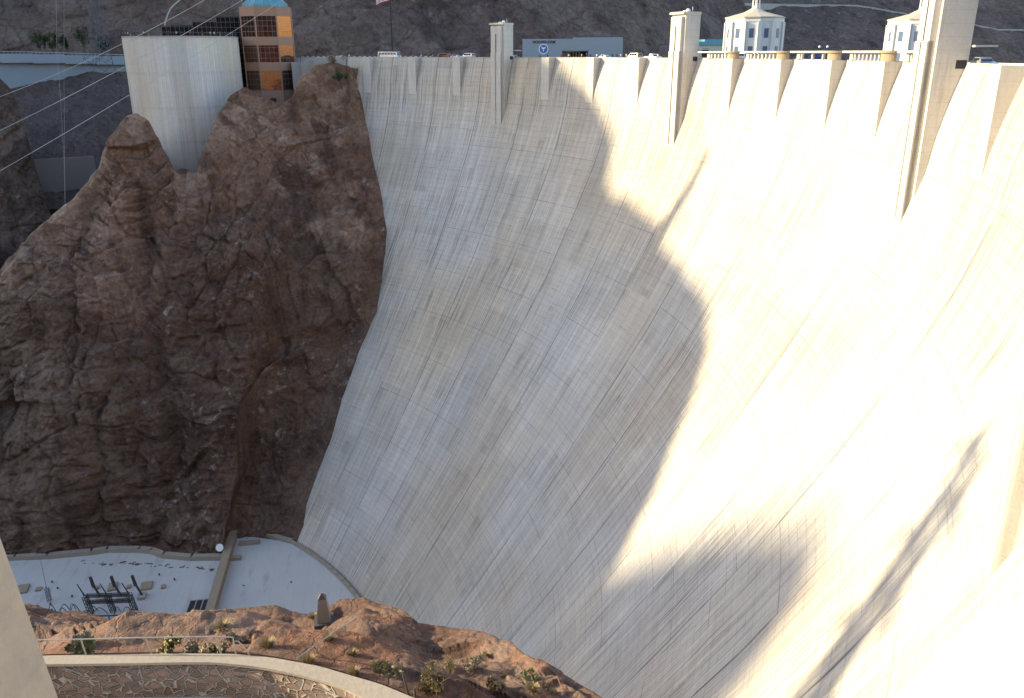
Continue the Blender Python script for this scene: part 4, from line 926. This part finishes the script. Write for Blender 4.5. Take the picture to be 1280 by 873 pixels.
# ------------------------------------------------------------------ bushes, shrubs and trees
def leaf_mat(name, col, v=.4):
    m, nt, n, l, b = new_mat(name); k = NB(nt); f = k.noise(k.obj(), 2.2, 3); g_ = k.noise(k.obj(), 14., 2)
    c = k.mix(k.rng(f, .3, .7), tuple(x*(1-v) for x in col)+(1,), tuple(x*(1+v) for x in col)+(1,)); c = k.mix(.4, c, k.mix(1., c, k.ramp(g_, [(.3, .5), (.7, 1.5)]), 'MULTIPLY')); l.new(c, b.inputs['Base Color']); b.inputs['Roughness'].default_value = .8
    b.inputs['Specular IOR Level'].default_value = .1; return m
MAT['leaf'] = leaf_mat('leaf', (.045, .075, .03)); MAT['olive'] = leaf_mat('olive_leaf', (.25, .21, .105)); MAT['green'] = leaf_mat('shrub_leaf', (.15, .145, .07)); MAT['straw'] = leaf_mat('dry_grass', (.34, .26, .15), .25); MAT['sage'] = leaf_mat('grey_brush', (.22, .18, .12), .3); MAT['bark'] = plain('bark', (.10, .075, .055), .9)
def foliage(n, rx, rz, leaf, seed, clumps=9):
    rnd = random.Random(seed); m = MB(); cl = [(rnd.gauss(0, .5)*rx, rnd.gauss(0, .5)*rx, rz*(.5+rnd.uniform(-.3, .45)), rnd.uniform(.25, .5)) for _ in range(clumps)]
    for i in range(n):
        c_ = cl[rnd.randrange(clumps)]; d = Vector((rnd.gauss(0, 1), rnd.gauss(0, 1), rnd.gauss(0, 1))).normalized()*rnd.random()**.5
        p_ = Vector((c_[0]+d.x*rx*c_[3], c_[1]+d.y*rx*c_[3], max(.02, c_[2]+d.z*rz*c_[3]*.9))); a_ = Vector((rnd.gauss(0, 1), rnd.gauss(0, 1), rnd.gauss(0, 1))).normalized(); b2 = a_.orthogonal().normalized(); s_ = leaf*rnd.uniform(.6, 1.3)
        m.add([p_-a_*s_, p_+b2*s_*.45, p_+a_*s_, p_-b2*s_*.45], [(0, 1, 2, 3)])
    return m
def stems(m, n, rx, rz, r, seed):
    rnd = random.Random(seed)
    for i in range(n):
        q_ = Vector((rnd.gauss(0, .4)*rx, rnd.gauss(0, .4)*rx, rz*rnd.uniform(.5, .95))); mid = q_*.5+Vector((rnd.gauss(0, .1)*rx, rnd.gauss(0, .1)*rx, rz*.08)); m.tube((0, 0, -.3), mid, r, 4, r*.7); m.tube(mid, q_, r*.7, 4, r*.3)
    return m
def bush(loc, rx, rz, mat, label, n=420, leaf=.09, seed=1, name='desert_shrub', cat='shrub', group='low shrubs on the red rock', tuft=False):
    t = empty(name, loc, random.uniform(0, 6), label, cat, group)
    if tuft:
        m = MB(); rnd = random.Random(seed)
        for i in range(n):
            a_ = rnd.uniform(0, 6.28); tl = rnd.random()**.6; q_ = Vector((math.cos(a_)*rx*tl, math.sin(a_)*rx*tl, rz*rnd.uniform(.55, 1.)*(1-.35*tl))); s_ = Vector((-math.sin(a_), math.cos(a_), 0))*.018; o_ = Vector((math.cos(a_), math.sin(a_), 0))*rx*.25*rnd.random()
            m.add([o_-s_, o_+s_, q_*.6+o_*.4+s_*.7, q_+o_*.2, q_*.6+o_*.4-s_*.7], [(0, 1, 2, 3, 4)])
        m.build('blade_tuft', mat, t)
    else:
        foliage(n, rx, rz, leaf, seed).build('foliage', mat, t); stems(MB(), 7, rx, rz, .025*rx/.6, seed).build('stem', MAT['bark'], t)
    return t
SH = [(543, 838, 1.1, .9, 'olive', 'largest olive-green shrub low on the red rock near the foot of the picture', 0), (497, 823, .65, .55, 'sage', 'rounded grey dry bush left of the olive shrubs on the rock', 0), (478, 820, .4, .6, 'olive', 'thin green shrub just left of the rounded grey bush', 0),
      (380, 812, .5, .7, 'straw', 'pale straw tuft at the lower end of the pipe handrail', 1), (432, 830, .5, .7, 'straw', 'wispy straw tuft against the terrace parapet', 1), (597, 817, .55, .4, 'sage', 'pale grey bush half way along the lower rock edge', 0), (605, 806, .4, .4, 'straw', 'dry tuft on the skyline above the pale grey bush', 1),
      (615, 842, .7, .6, 'sage', 'grey brush lowest on the right of the red rock', 0), (628, 843, .5, .55, 'straw', 'straw tuft beside the lowest grey brush', 1), (665, 832, .5, .42, 'green', 'dark green shrub clinging to the right edge of the rock', 0), (670, 846, .6, .6, 'straw', 'dry tuft below the dark green edge shrub', 1), (690, 848, .5, .45, 'sage', 'reddish grey brush between the edge shrub and the rock tip', 0),
      (202, 806, .75, .6, 'olive', 'round olive shrub behind the middle of the pipe railing', 0), (92, 811, .75, .7, 'green', 'dark shrub behind the left part of the pipe railing', 0), (228, 812, .6, .4, 'sage', 'grey low brush just right of the round olive shrub', 0), (270, 802, .9, .7, 'sage', 'wide grey-green brush behind the right end of the railing', 0), (98, 793, .8, .7, 'sage', 'grey brush on the left mound above the railing', 0),
      (300, 786, .7, .6, 'sage', 'grey brush in the dip left of the obelisk', 0), (336, 790, .6, .8, 'straw', 'tall dry grass tuft left of the pipe handrail', 1), (388, 763, .8, .7, 'straw', 'straw tuft at the left foot of the obelisk', 1), (408, 783, .5, .6, 'straw', 'dry tuft below the obelisk', 1), (270, 770, .8, .5, 'straw', 'dry brush on the skyline by the skylight', 1), (440, 800, .4, .5, 'straw', 'small dry tuft beside the upper legs of the handrail', 1), ]
for i, (u, v, rx, rz, mt, lb, tf) in enumerate(SH):
    p = on_spur(u, v+5); rx, rz = rx*.64, rz*.64; bush(p-Vector((0, 0, .08)), rx, rz, MAT[mt], lb, 260 if tf else 620, .085, 100+i, name='grass_tuft' if tf else 'desert_shrub', cat='grass tuft' if tf else 'shrub', group='dry tufts on the red rock' if tf else 'low shrubs on the red rock', tuft=bool(tf))
for i, (u, v, r, lb) in enumerate(((50, 57, 3.2, 'leftmost dark green tree above the road wall'), (66, 57, 2.8, 'second small dark tree from the left above the road wall'), (84, 58, 2.6, 'third small dark tree from the left above the road wall'), (105, 55, 4.2, 'widest dark green tree in the row above the road wall'), (128, 60, 2.8, 'rightmost dark tree of the row, in front of the pylon'))):
    hd = 404; p = at(u, v+4, hd); t = empty('roadside_tree', p, 0, lb, 'tree', 'trees above the road wall')
    m = MB(); m.tube((0, 0, -6), (.1, .1, r*.7), .28, 6, .15); stems(m, 6, r*.9, r*1.7, .12, i); m.build('trunk', MAT['bark'], t)
    foliage(900, r*.85, r*1.9, .32, 50+i, 11).build('crown', MAT['leaf'], t)
for i, (u, v, hd, lb) in enumerate(((417, 80, 302, 'tawny bush on the rock top against the dam'), (424, 101, 299, 'dark green bush on the dark rock beside the dam'))):
    bush(at(u, v, hd), 2.2, 2.4, MAT['sage'] if i == 0 else MAT['leaf'], lb, 700, .25, 80+i, group='bushes on the cliff top')

# ------------------------------------------------------------------ terrace wall, railing, obelisk and other near things
ZT = -16.0
outer = [at_z(u, v, ZT) for u, v in [(-120, 826), (-40, 822), (60, 819.5), (150, 818), (230, 817), (290, 817.5), (340, 822), (400, 833), (440, 845), (475, 855), (560, 890), (650, 940)]]
inner = [at_z(u, v, ZT) for u, v in [(-120, 838), (-40, 834), (60, 832), (150, 831), (230, 829.5), (265, 829.5), (320, 835), (370, 845), (400, 853), (425, 862), (490, 895), (560, 950)]]
O_, I_ = polyl(outer, 60), polyl(inner, 60); I_ = O_+(I_-O_)*.88
tw = empty('terrace_wall', tuple(O_[30]-np.array([0, 0, 1.6])), 0, 'curved rubble stone terrace wall with a smooth concrete cap in the foreground', 'wall')
cap = MB(); V = []
for i in range(60):
    for p_, z in ((O_[i], ZT), (I_[i], ZT), (I_[i], ZT-.09), (O_[i], ZT-.09)): V.append((p_[0], p_[1], z))
cap.add(V, [(4*i+j, 4*i+(j+1) % 4, 4*i+4+(j+1) % 4, 4*i+4+j) for i in range(59) for j in range(4)]+[(0, 1, 2, 3), (236, 237, 238, 239)])
loc_build(cap, 'cap', MAT['kerb'], tw)
m_, nt, n_, l_, b_ = new_mat('rubble_masonry'); k = NB(nt); u_ = k.uv(); wv = k.vmath('ADD', u_, k.vmath('MULTIPLY', k.noise(u_, 1.6, 3, .6, out=1), (.16, .16, 0.)))
ve = k.vor(k.scale(wv, (1., 1.6, 1.)), 3.0, 'DISTANCE_TO_EDGE'); vc_ = k.vor(k.scale(wv, (1., 1.6, 1.)), 3.0, 'F1', 'Color'); sh = k.sep(vc_)
c_ = k.mix(sh[0], (.11, .065, .045, 1), (.27, .16, .11, 1)); c_ = k.mix(k.math('MULTIPLY', sh[1], .4), c_, (.22, .2, .19, 1)); c_ = k.mix(.6, c_, k.mix(1., c_, k.ramp(k.noise(u_, 9., 5, .7), [(.3, .6), (.7, 1.4)]), 'MULTIPLY'))
c_ = k.mix(k.rng(ve, .03, .065, .8, 0.), c_, (.40, .34, .27, 1)); l_.new(c_, b_.inputs['Base Color']); b_.inputs['Roughness'].default_value = .9
l_.new(k.bump(k.math('SUBTRACT', k.rng(ve, .02, .12), k.math('MULTIPLY', k.noise(u_, 9., 4), .2)), .08, 1.), b_.inputs['Normal']); MAT['rubble'] = m_
dd = np.concatenate([[0], np.cumsum(np.linalg.norm(np.diff(I_, axis=0), axis=1))]); toI = (O_-I_); toI /= np.linalg.norm(toI, axis=1)[:, None]
def band(Pl, z0, z1, shift, nz=3):
    G = np.zeros((nz, 60, 3)); zz = np.linspace(z0, z1, nz); G[..., :2] = (Pl+toI*shift)[None, :, :2]; G[..., 2] = zz[:, None]; UV = np.zeros((nz, 60, 2)); UV[..., 0] = dd[None]; UV[..., 1] = zz[:, None]; return G, UV
G1, U1 = band(I_, ZT-2.0, ZT-.09, .06); G2, U2 = band(O_, ZT-.09, ZT-3.2, -.06)
o = grid_mesh('stone_facing', np.concatenate([G1, G2]), MAT['rubble'], False, np.concatenate([U1, U2]), tw); o.matrix_parent_inverse = Matrix.Translation(tw.location).inverted()
g = MB(); pts = [(p_[0], p_[1], ZT-1.3) for p_ in I_]+[(150, 100, ZT-1.3), (140, 90, ZT-1.3)]; g.add(pts, [tuple(range(len(pts)))]); o = g.build('terrace_floor', MAT['concrete']); o['kind'] = 'structure'
rl = empty('pipe_railing', at_z(180, 818, ZT), 0, 'thin pale pipe railing with four posts behind the terrace wall', 'railing')
def topz(u, v): return at(u, v, math.hypot(*(at_z(u, 818, ZT)-CAM)[:2])+.15)
posts = [(101, 799.3, 106, 821), (182, 797.2, 188, 819), (268, 796, 276, 818), (291, 797, 294, 819)]
rpl = []; tops = []
for u, v, ub, vb in posts:
    b0 = at_z(ub, vb, ZT)+Vector((-.15, 0, -.3)); tp_ = topz(u, v); rpl.append(MB().tube(b0, tp_, .024, 6)); tops.append(tp_)
each('post', MAT['rail'], rl, rpl, True)
rt = MB(); rt.path([topz(-60, 801.5), topz(40, 800.3)]+tops, .022, 6); loc_build(rt, 'top_rail', MAT['rail'], rl)
rh = MB(); q_ = [topz(291, 802), topz(297, 801.5), topz(303, 807), topz(309, 815), topz(313, 822)]; rh.path(q_, .02, 6); loc_build(rh, 'end_loop', MAT['rail'], rl)
ob = on_spur(403, 769); dist_ = (ob-CAM).length; sc_ = dist_/FPX
t = empty('obelisk', ob-Vector((0, 0, .25)), .25, 'small weathered concrete obelisk with pyramid tip standing on the red rock', 'obelisk')
hh = 31*sc_/.80; w0 = 17.5*sc_; t.rotation_euler.z = -YAW+.2; MB().box((0, 0, hh*.44), (w0*.9, w0*.9, hh*.88), 0, .60).build('shaft', MAT['weathered'], t); MB().box((0, 0, hh*.88+hh*.07), (w0*.54, w0*.54, hh*.14), 0, .22).build('tip', MAT['dark_steel'], t); MB().box((0, 0, .1), (w0*1.25, w0*1.25, .3), 0).build('base', MAT['dark_steel'], t)
t = empty('handrail', on_spur(400, 805), 0, 'pale bent pipe handrail with two short legs on the red rock', 'handrail')
hp = [(371, 823, .25), (384, 814, .7), (398, 804, .8), (415, 792, .85), (431, 782, .9), (438, 777, .8), (445, 771, .5)]
hA, hB = on_spur(372, 826), on_spur(440, 790); dA, dB = math.hypot(*(hA-CAM)[:2]), math.hypot(*(hB-CAM)[:2])
hpts = [at(u, v, dA+(dB-dA)*(u-371)/74-.25) for u, v, _ in hp]; m = MB(); m.path(hpts, .026, 6); loc_build(m, 'rail', MAT['rail'], t)
each('leg', MAT['rail'], t, [MB().tube(hpts[i], at(u, v, math.hypot(*(hpts[i]-CAM)[:2])+.2), .028, 5) for i, (u, v) in ((2, (394, 821)), (4, (432, 793)))], True)
p = on_spur(507, 856); m = MB(); m.tube(p+Vector((0, 0, -.4)), p+Vector((-.2, -.2, .75)), .04, 5); m.tube(p+Vector((.05, .15, -.3)), p+Vector((.05, .15, .3)), .05, 5)
o = m.build('rusty_stake', MAT['dark_steel']); tag(o, 'dark rusty stake sticking up from the red rock beside the terrace wall', 'stake')
# battered concrete pier right beside the viewpoint
pa, pb = at(0, 672, 4.6), at(70, 866, 4.3); mid = pb
t_ = (pb-pa); zlow = pb.z-1.2; ext_ = pb+t_*(1.2/-t_.z) if t_.z < 0 else pb
lf = Vector((-rgt.x, -rgt.y, 0)).normalized(); bk = Vector((fwd.x, fwd.y, 0)).normalized()
tp0 = pa-t_*.35
m = MB(); wd = 1.3
m.slab([tp0, tp0+lf*wd, tp0+lf*wd-bk*.7+lf*.2, tp0-bk*.7], [ext_, ext_+lf*(wd+1.2), ext_+lf*(wd+1.4)-bk*.7, ext_-bk*.7])
o = m.build('concrete_pier', MAT['kerb']); tag(o, 'pale sloping concrete pier close by in the lower left corner', 'pier')

nrm = Vector((-.12, -.55, .82)).normalized(); P0 = at(1217, 773, 5.2)
def on_plane(u, v): d = ray(u, v); return CAM+d*((P0-CAM).dot(nrm)/d.dot(nrm))
tp_ = [on_plane(u, v) for u, v in ((1300, 735), (1217, 773), (1120, 866), (1080, 905), (1330, 905), (1330, 800))]
m = MB(); m.slab(tp_, [q_-nrm*.45 for q_ in tp_]); o = m.build('parapet_block', MAT['tower']); tag(o, 'smooth pale concrete parapet block close by in the lower right corner', 'parapet')

# ------------------------------------------------------------------ vehicles along the crest road
def car(kind, mat):
    t = bpy.data.objects.new({'van': 'parked_van', 'bus': 'tour_bus', 'car': 'parked_car', 'pickup': 'pickup_truck'}[kind], None); COL.objects.link(t)
    pr = {'car': ([(-2.1, .35), (2.15, .35), (2.15, .8), (1.1, .95), (-2.1, .98)], [(-1.75, .96), (.95, .94), (.35, 1.45), (-1.25, 1.46)]),
          'van': ([(-2.4, .35), (2.4, .35), (2.4, 1.0), (1.6, 1.15), (-2.4, 1.15)], [(-2.35, 1.13), (1.65, 1.13), (.95, 1.95), (-2.25, 1.98)]),
          'pickup': ([(-2.6, .45), (2.5, .45), (2.5, 1.05), (1.2, 1.15), (-2.6, 1.15)], [(-.6, 1.13), (1.25, 1.12), (.6, 1.75), (-.5, 1.76)]),
          'bus': ([(-4.2, .4), (4.2, .4), (4.2, 1.25), (-4.2, 1.25)], [(-4.15, 1.23), (4.15, 1.23), (3.9, 2.55), (-4.1, 2.6)])}[kind]
    w_ = {'car': 1.7, 'van': 1.85, 'pickup': 1.85, 'bus': 2.3}[kind]
    def ex(poly, hw, inset=0):
        m = MB(); zmx = max(p_[1] for p_ in poly); zmn = min(p_[1] for p_ in poly)
        def hw_(z): return hw-(inset*(z-zmn)/(zmx-zmn))
        m.slab([(x, -hw_(z), z) for x, z in poly], [(x, hw_(z), z) for x, z in poly]); return m
    ex(pr[0], w_/2).build('body', mat, t); cab_ = ex(pr[1], w_/2-.04, .14).build('cabin', mat, t)
    c0 = pr[1]; zc = (c0[0][1]+c0[2][1])/2; gl_ = []; x0_, x1_ = c0[0][0], c0[1][0]; hgt_ = (c0[2][1]-c0[0][1])
    nwin = {'car': 2, 'van': 3, 'pickup': 1, 'bus': 6}[kind]; xa, xb = x0_+.4, x1_-.55
    for i in range(nwin):
        a_, b2 = xa+(xb-xa)*i/nwin+.05, xa+(xb-xa)*(i+1)/nwin-.05
        for s_ in (-1, 1): gl_.append(MB().box(((a_+b2)/2, s_*(w_/2-.10), zc+.02), (b2-a_, .05, hgt_*.62)))
    each('side_window', MAT['car_glass'], cab_, gl_)
    f = MB(); (xA, zA), (xB, zB) = c0[1], c0[2]; hw = w_/2-.16; f.add([(xA+.02, -hw, zA+.06), (xA+.02, hw, zA+.06), (xB+.05, hw-.05, zB-.08), (xB+.05, -hw+.05, zB-.08)], [(0, 1, 2, 3)])
    (xA, zA), (xB, zB) = c0[0], c0[3]; f.add([(xA-.02, -hw, zA+.08), (xA-.02, hw, zA+.08), (xB-.03, hw-.05, zB-.1), (xB-.03, -hw+.05, zB-.1)], [(0, 1, 2, 3)]); f.build('windscreen', MAT['car_glass'], t)
    xl = pr[0][0][0]
    for sx in (-.62, .62):
        for s_ in (-1, 1):
            wv_ = MB(); xw = sx*abs(xl); wv_.tube((xw, s_*(w_/2-.22), .34), (xw, s_*(w_/2+.01), .34), .34, 14); wh_ = wv_.build('wheel', MAT['rubber'], t); MB().tube((xw, s_*(w_/2-.2), .34), (xw, s_*(w_/2+.03), .34), .2, 10).build('rim', MAT['silver'], wh_)
    for s_ in (-1, 1): MB().box((pr[0][1][0]+.01, s_*(w_/2-.3), .66), (.06, .32, .16)).build('headlight', MAT['white'], t)
    return t
PAINT = {'white': MAT['white'], 'silver': plain('silver_paint', (.45, .46, .48), .3, .5, .05), 'dark': plain('dark_paint', (.03, .035, .05), .25, .2, .05), 'red': plain('red_paint', (.3, .05, .035), .3, .1, .05), 'blue': plain('blue_paint', (.04, .09, .25), .3, .2, .05)}
proto = {}
ZC = -.78
def place_car(kind, col, u, off_, flip, label):
    key = (kind, col)
    # crest angle under image column u
    best = min(np.arange(-10.5, 5, .01), key=lambda k_: abs(proj_u(pol(k_, T0+off_, ZC))-u))
    if key not in proto: proto[key] = t = car(kind, PAINT[col])
    else: t = copy_tree(proto[key])
    t.location = pol(best, T0+off_, ZC); t.rotation_euler = (0, 0, -best*KS+(math.pi if flip else 0)); tag(t, label, {'car': 'car', 'van': 'van', 'bus': 'bus', 'pickup': 'pickup'}[kind], 'vehicles on the crest road')
def proj_u(p):
    d = p-CAM; return 640+FPX*d.dot(rgt)/d.dot(fwd)
for a_ in (('bus', 'white', 487, 3.2, 0, 'white minibus on the crest road just in front of the flagpole foot'), ('car', 'silver', 426, 4.0, 0, 'silver car at the far left end of the crest road'), ('van', 'silver', 585, 3.6, 1, 'silver van on the crest road just left of the shaded tower'), ('car', 'white', 571, 6.5, 0, 'white car behind the parapet left of the silver van'), ('car', 'silver', 643, 4.2, 0, 'silver car between the shaded tower and the blue-grey building'), ('car', 'dark', 545, 5.0, 1, 'dark car among people left of the shaded tower'), ('van', 'red', 555, 7.2, 1, 'dark red van beyond the dark car on the crest'),
           ('car', 'white', 757, 3.0, 0, 'white car on the crest in front of the building shop front'), ('van', 'white', 793, 5.5, 1, 'white van with dark windows right of the blue-grey building'), ('car', 'dark', 804, 4.2, 0, 'dark car just right of the white van on the crest'), ('pickup', 'white', 816, 3.4, 0, 'white pickup on the crest left of the sunlit tower'), ('van', 'white', 930, 3.0, 0, 'white van seen over the left part of the balustrade'), ('van', 'white', 950, 3.0, 0, 'second white van right behind the first over the balustrade'), ('car', 'silver', 972, 3.2, 0, 'silver car above the balustrade right of the two white vans'), ('car', 'blue', 1016, 4.5, 1, 'blue car seen through the wide openings of the balustrade'), ('car', 'dark', 1003, 7.5, 0, 'dark car seen through the leftmost wide opening of the balustrade'), ('car', 'silver', 1228, 4.5, 0, 'silver car on the crest right of the tallest tower')):
    place_car(*a_)

# ------------------------------------------------------------------ people on the crest and on the bastion
def person_mesh(name, shirt, trousers, pose, seed):
    rnd = random.Random(seed); J = {'hip': (0, 0, .95), 'chest': (0, 0, 1.28), 'neck': (0, 0, 1.47), 'head': (.02, 0, 1.6), 'crown': (.01, 0, 1.73)}
    V = [J['hip'], J['chest'], J['neck'], J['head'], J['crown']]; Rr = [.15, .17, .06, .095, .08]; E_ = [(0, 1), (1, 2), (2, 3), (3, 4)]
    for s_ in (-1, 1):
        st = pose['step']*s_; b0 = len(V)
        V += [(0, s_*.10, .86), (st*.5+.03, s_*.11, .48), (st, s_*.12, .08), (st+.14, s_*.13, .04)]; Rr += [.105, .07, .048, .045]; E_ += [(0, b0), (b0, b0+1), (b0+1, b0+2), (b0+2, b0+3)]
        ar = pose['arm'][0 if s_ < 0 else 1]; b1 = len(V)
        V += [(0, s_*.20, 1.39), (ar[0], s_*ar[1], ar[2]), (ar[3], s_*ar[4], ar[5]), (ar[3]+.05, s_*ar[4], ar[5]-.05 if ar[5] < 1.2 else ar[5]+.03)]; Rr += [.06, .045, .034, .035]; E_ += [(1, b1), (b1, b1+1), (b1+1, b1+2), (b1+2, b1+3)]
    me = bpy.data.meshes.new('tmp'); me.from_pydata(V, E_, []); ob_ = bpy.data.objects.new('tmp', me); COL.objects.link(ob_)
    md = ob_.modifiers.new('s', 'SKIN'); me.skin_vertices.new() if not me.skin_vertices else None
    for i, r in enumerate(Rr): me.skin_vertices[0].data[i].radius = (r, r)
    me.skin_vertices[0].data[0].use_root = True
    ss_ = ob_.modifiers.new('sub', 'SUBSURF'); ss_.levels = 1; ss_.render_levels = 1
    bpy.context.view_layer.update(); nm = bpy.data.meshes.new_from_object(ob_.evaluated_get(bpy.context.evaluated_depsgraph_get())); bpy.data.objects.remove(ob_)
    nm.name = name; nm.materials.clear()
    for m_2 in (MAT['skin'], shirt, trousers, MAT['hair']): nm.materials.append(m_2)
    for p_ in nm.polygons:
        z, x = p_.center.z, p_.center.x; p_.material_index = 3 if (z > 1.66 or (z > 1.55 and x < -.03)) else 0 if z > 1.46 else 2 if z < .98 else 1; p_.use_smooth = True
    return nm
MAT['skin'] = plain('skin', (.42, .26, .19), .6); MAT['hair'] = plain('hair', (.05, .035, .025), .7)
CL = {n_: plain('cloth_'+n_, c_, .85) for n_, c_ in {'white': (.6, .6, .58), 'red': (.36, .05, .04), 'blue': (.06, .1, .26), 'black': (.03, .03, .03), 'grey': (.2, .2, .2), 'tan': (.34, .26, .17), 'denim': (.06, .08, .14)}.items()}
down = (.02, .25, 1.13, .08, .25, .9); bent = (.0, .25, 1.13, .22, .16, 1.2); cam_ = (.10, .24, 1.22, .24, .09, 1.5); railp = (.12, .24, 1.18, .33, .2, 1.08)
PO = [dict(step=.04, arm=(down, down)), dict(step=.22, arm=(down, bent)), dict(step=.06, arm=(cam_, cam_)), dict(step=.05, arm=(railp, railp))]
WORD = ['standing', 'walking', 'holding a camera up', 'leaning on the rail']
combo = [('white', 'denim', 0), ('red', 'black', 1), ('black', 'denim', 3), ('blue', 'tan', 2), ('grey', 'black', 0), ('tan', 'denim', 3), ('white', 'black', 2), ('black', 'grey', 1)]
PM = [person_mesh('person', CL[s_], CL[t_], PO[p_], i) for i, (s_, t_, p_) in enumerate(combo)]
ORD = ['first', 'second', 'third', 'fourth', 'fifth', 'sixth', 'seventh', 'eighth', 'ninth', 'tenth', 'eleventh', 'twelfth', 'thirteenth', 'fourteenth', 'fifteenth', 'sixteenth', 'seventeenth', 'eighteenth', 'nineteenth', 'twentieth']+['twenty-'+x_ for x_ in ('first', 'second', 'third', 'fourth', 'fifth', 'sixth', 'seventh', 'eighth', 'ninth')]+['thirtieth']
def put_person(i, loc, face, label, group):
    o_ = bpy.data.objects.new('person', PM[i]); COL.objects.link(o_); o_.location = loc; o_.rotation_euler = (0, 0, face); tag(o_, label, 'person', group)
rnd = random.Random(5)
angs = [-74, -66, -60, -52, -47, -39, -33, -20, -12, -4, 10, 22, 31, 36, 44, 52, 63, 70]
for j, d_ in enumerate(angs):
    a_ = av+R_(d_); i = rnd.randrange(8); r_ = rr-.95; s_, t_, p_ = combo[i]
    put_person(i, (c.x*0+bs.location.x+r_*math.cos(a_), bs.location.y+r_*math.sin(a_), bs.location.z+44.8), a_+rnd.uniform(-.3, .3), f'{ORD[j]} person from left on the bastion rim, {s_} top, {WORD[p_]}', 'visitors on the bastion')
for j, (u, off_) in enumerate([(u_, rnd.uniform(.9, 2.1)) for u_ in (437, 446, 452, 461, 470, 474, 499, 503, 516, 527, 536, 541, 548, 562, 566, 596, 675, 684, 701, 711, 727, 733, 738, 746, 752, 765, 771, 776, 783, 822)]):
    best = min(np.arange(-10.5, 0, .01), key=lambda k_: abs(proj_u(pol(k_, T0+off_, -.62))-u)); i = rnd.randrange(8); s_, t_, p_ = combo[i]
    put_person(i, pol(best, T0+off_, -.62), rnd.uniform(-3, 3), f'{ORD[j]} person from left behind the crest parapet, {s_} top, {WORD[p_]}', 'visitors on the dam crest')
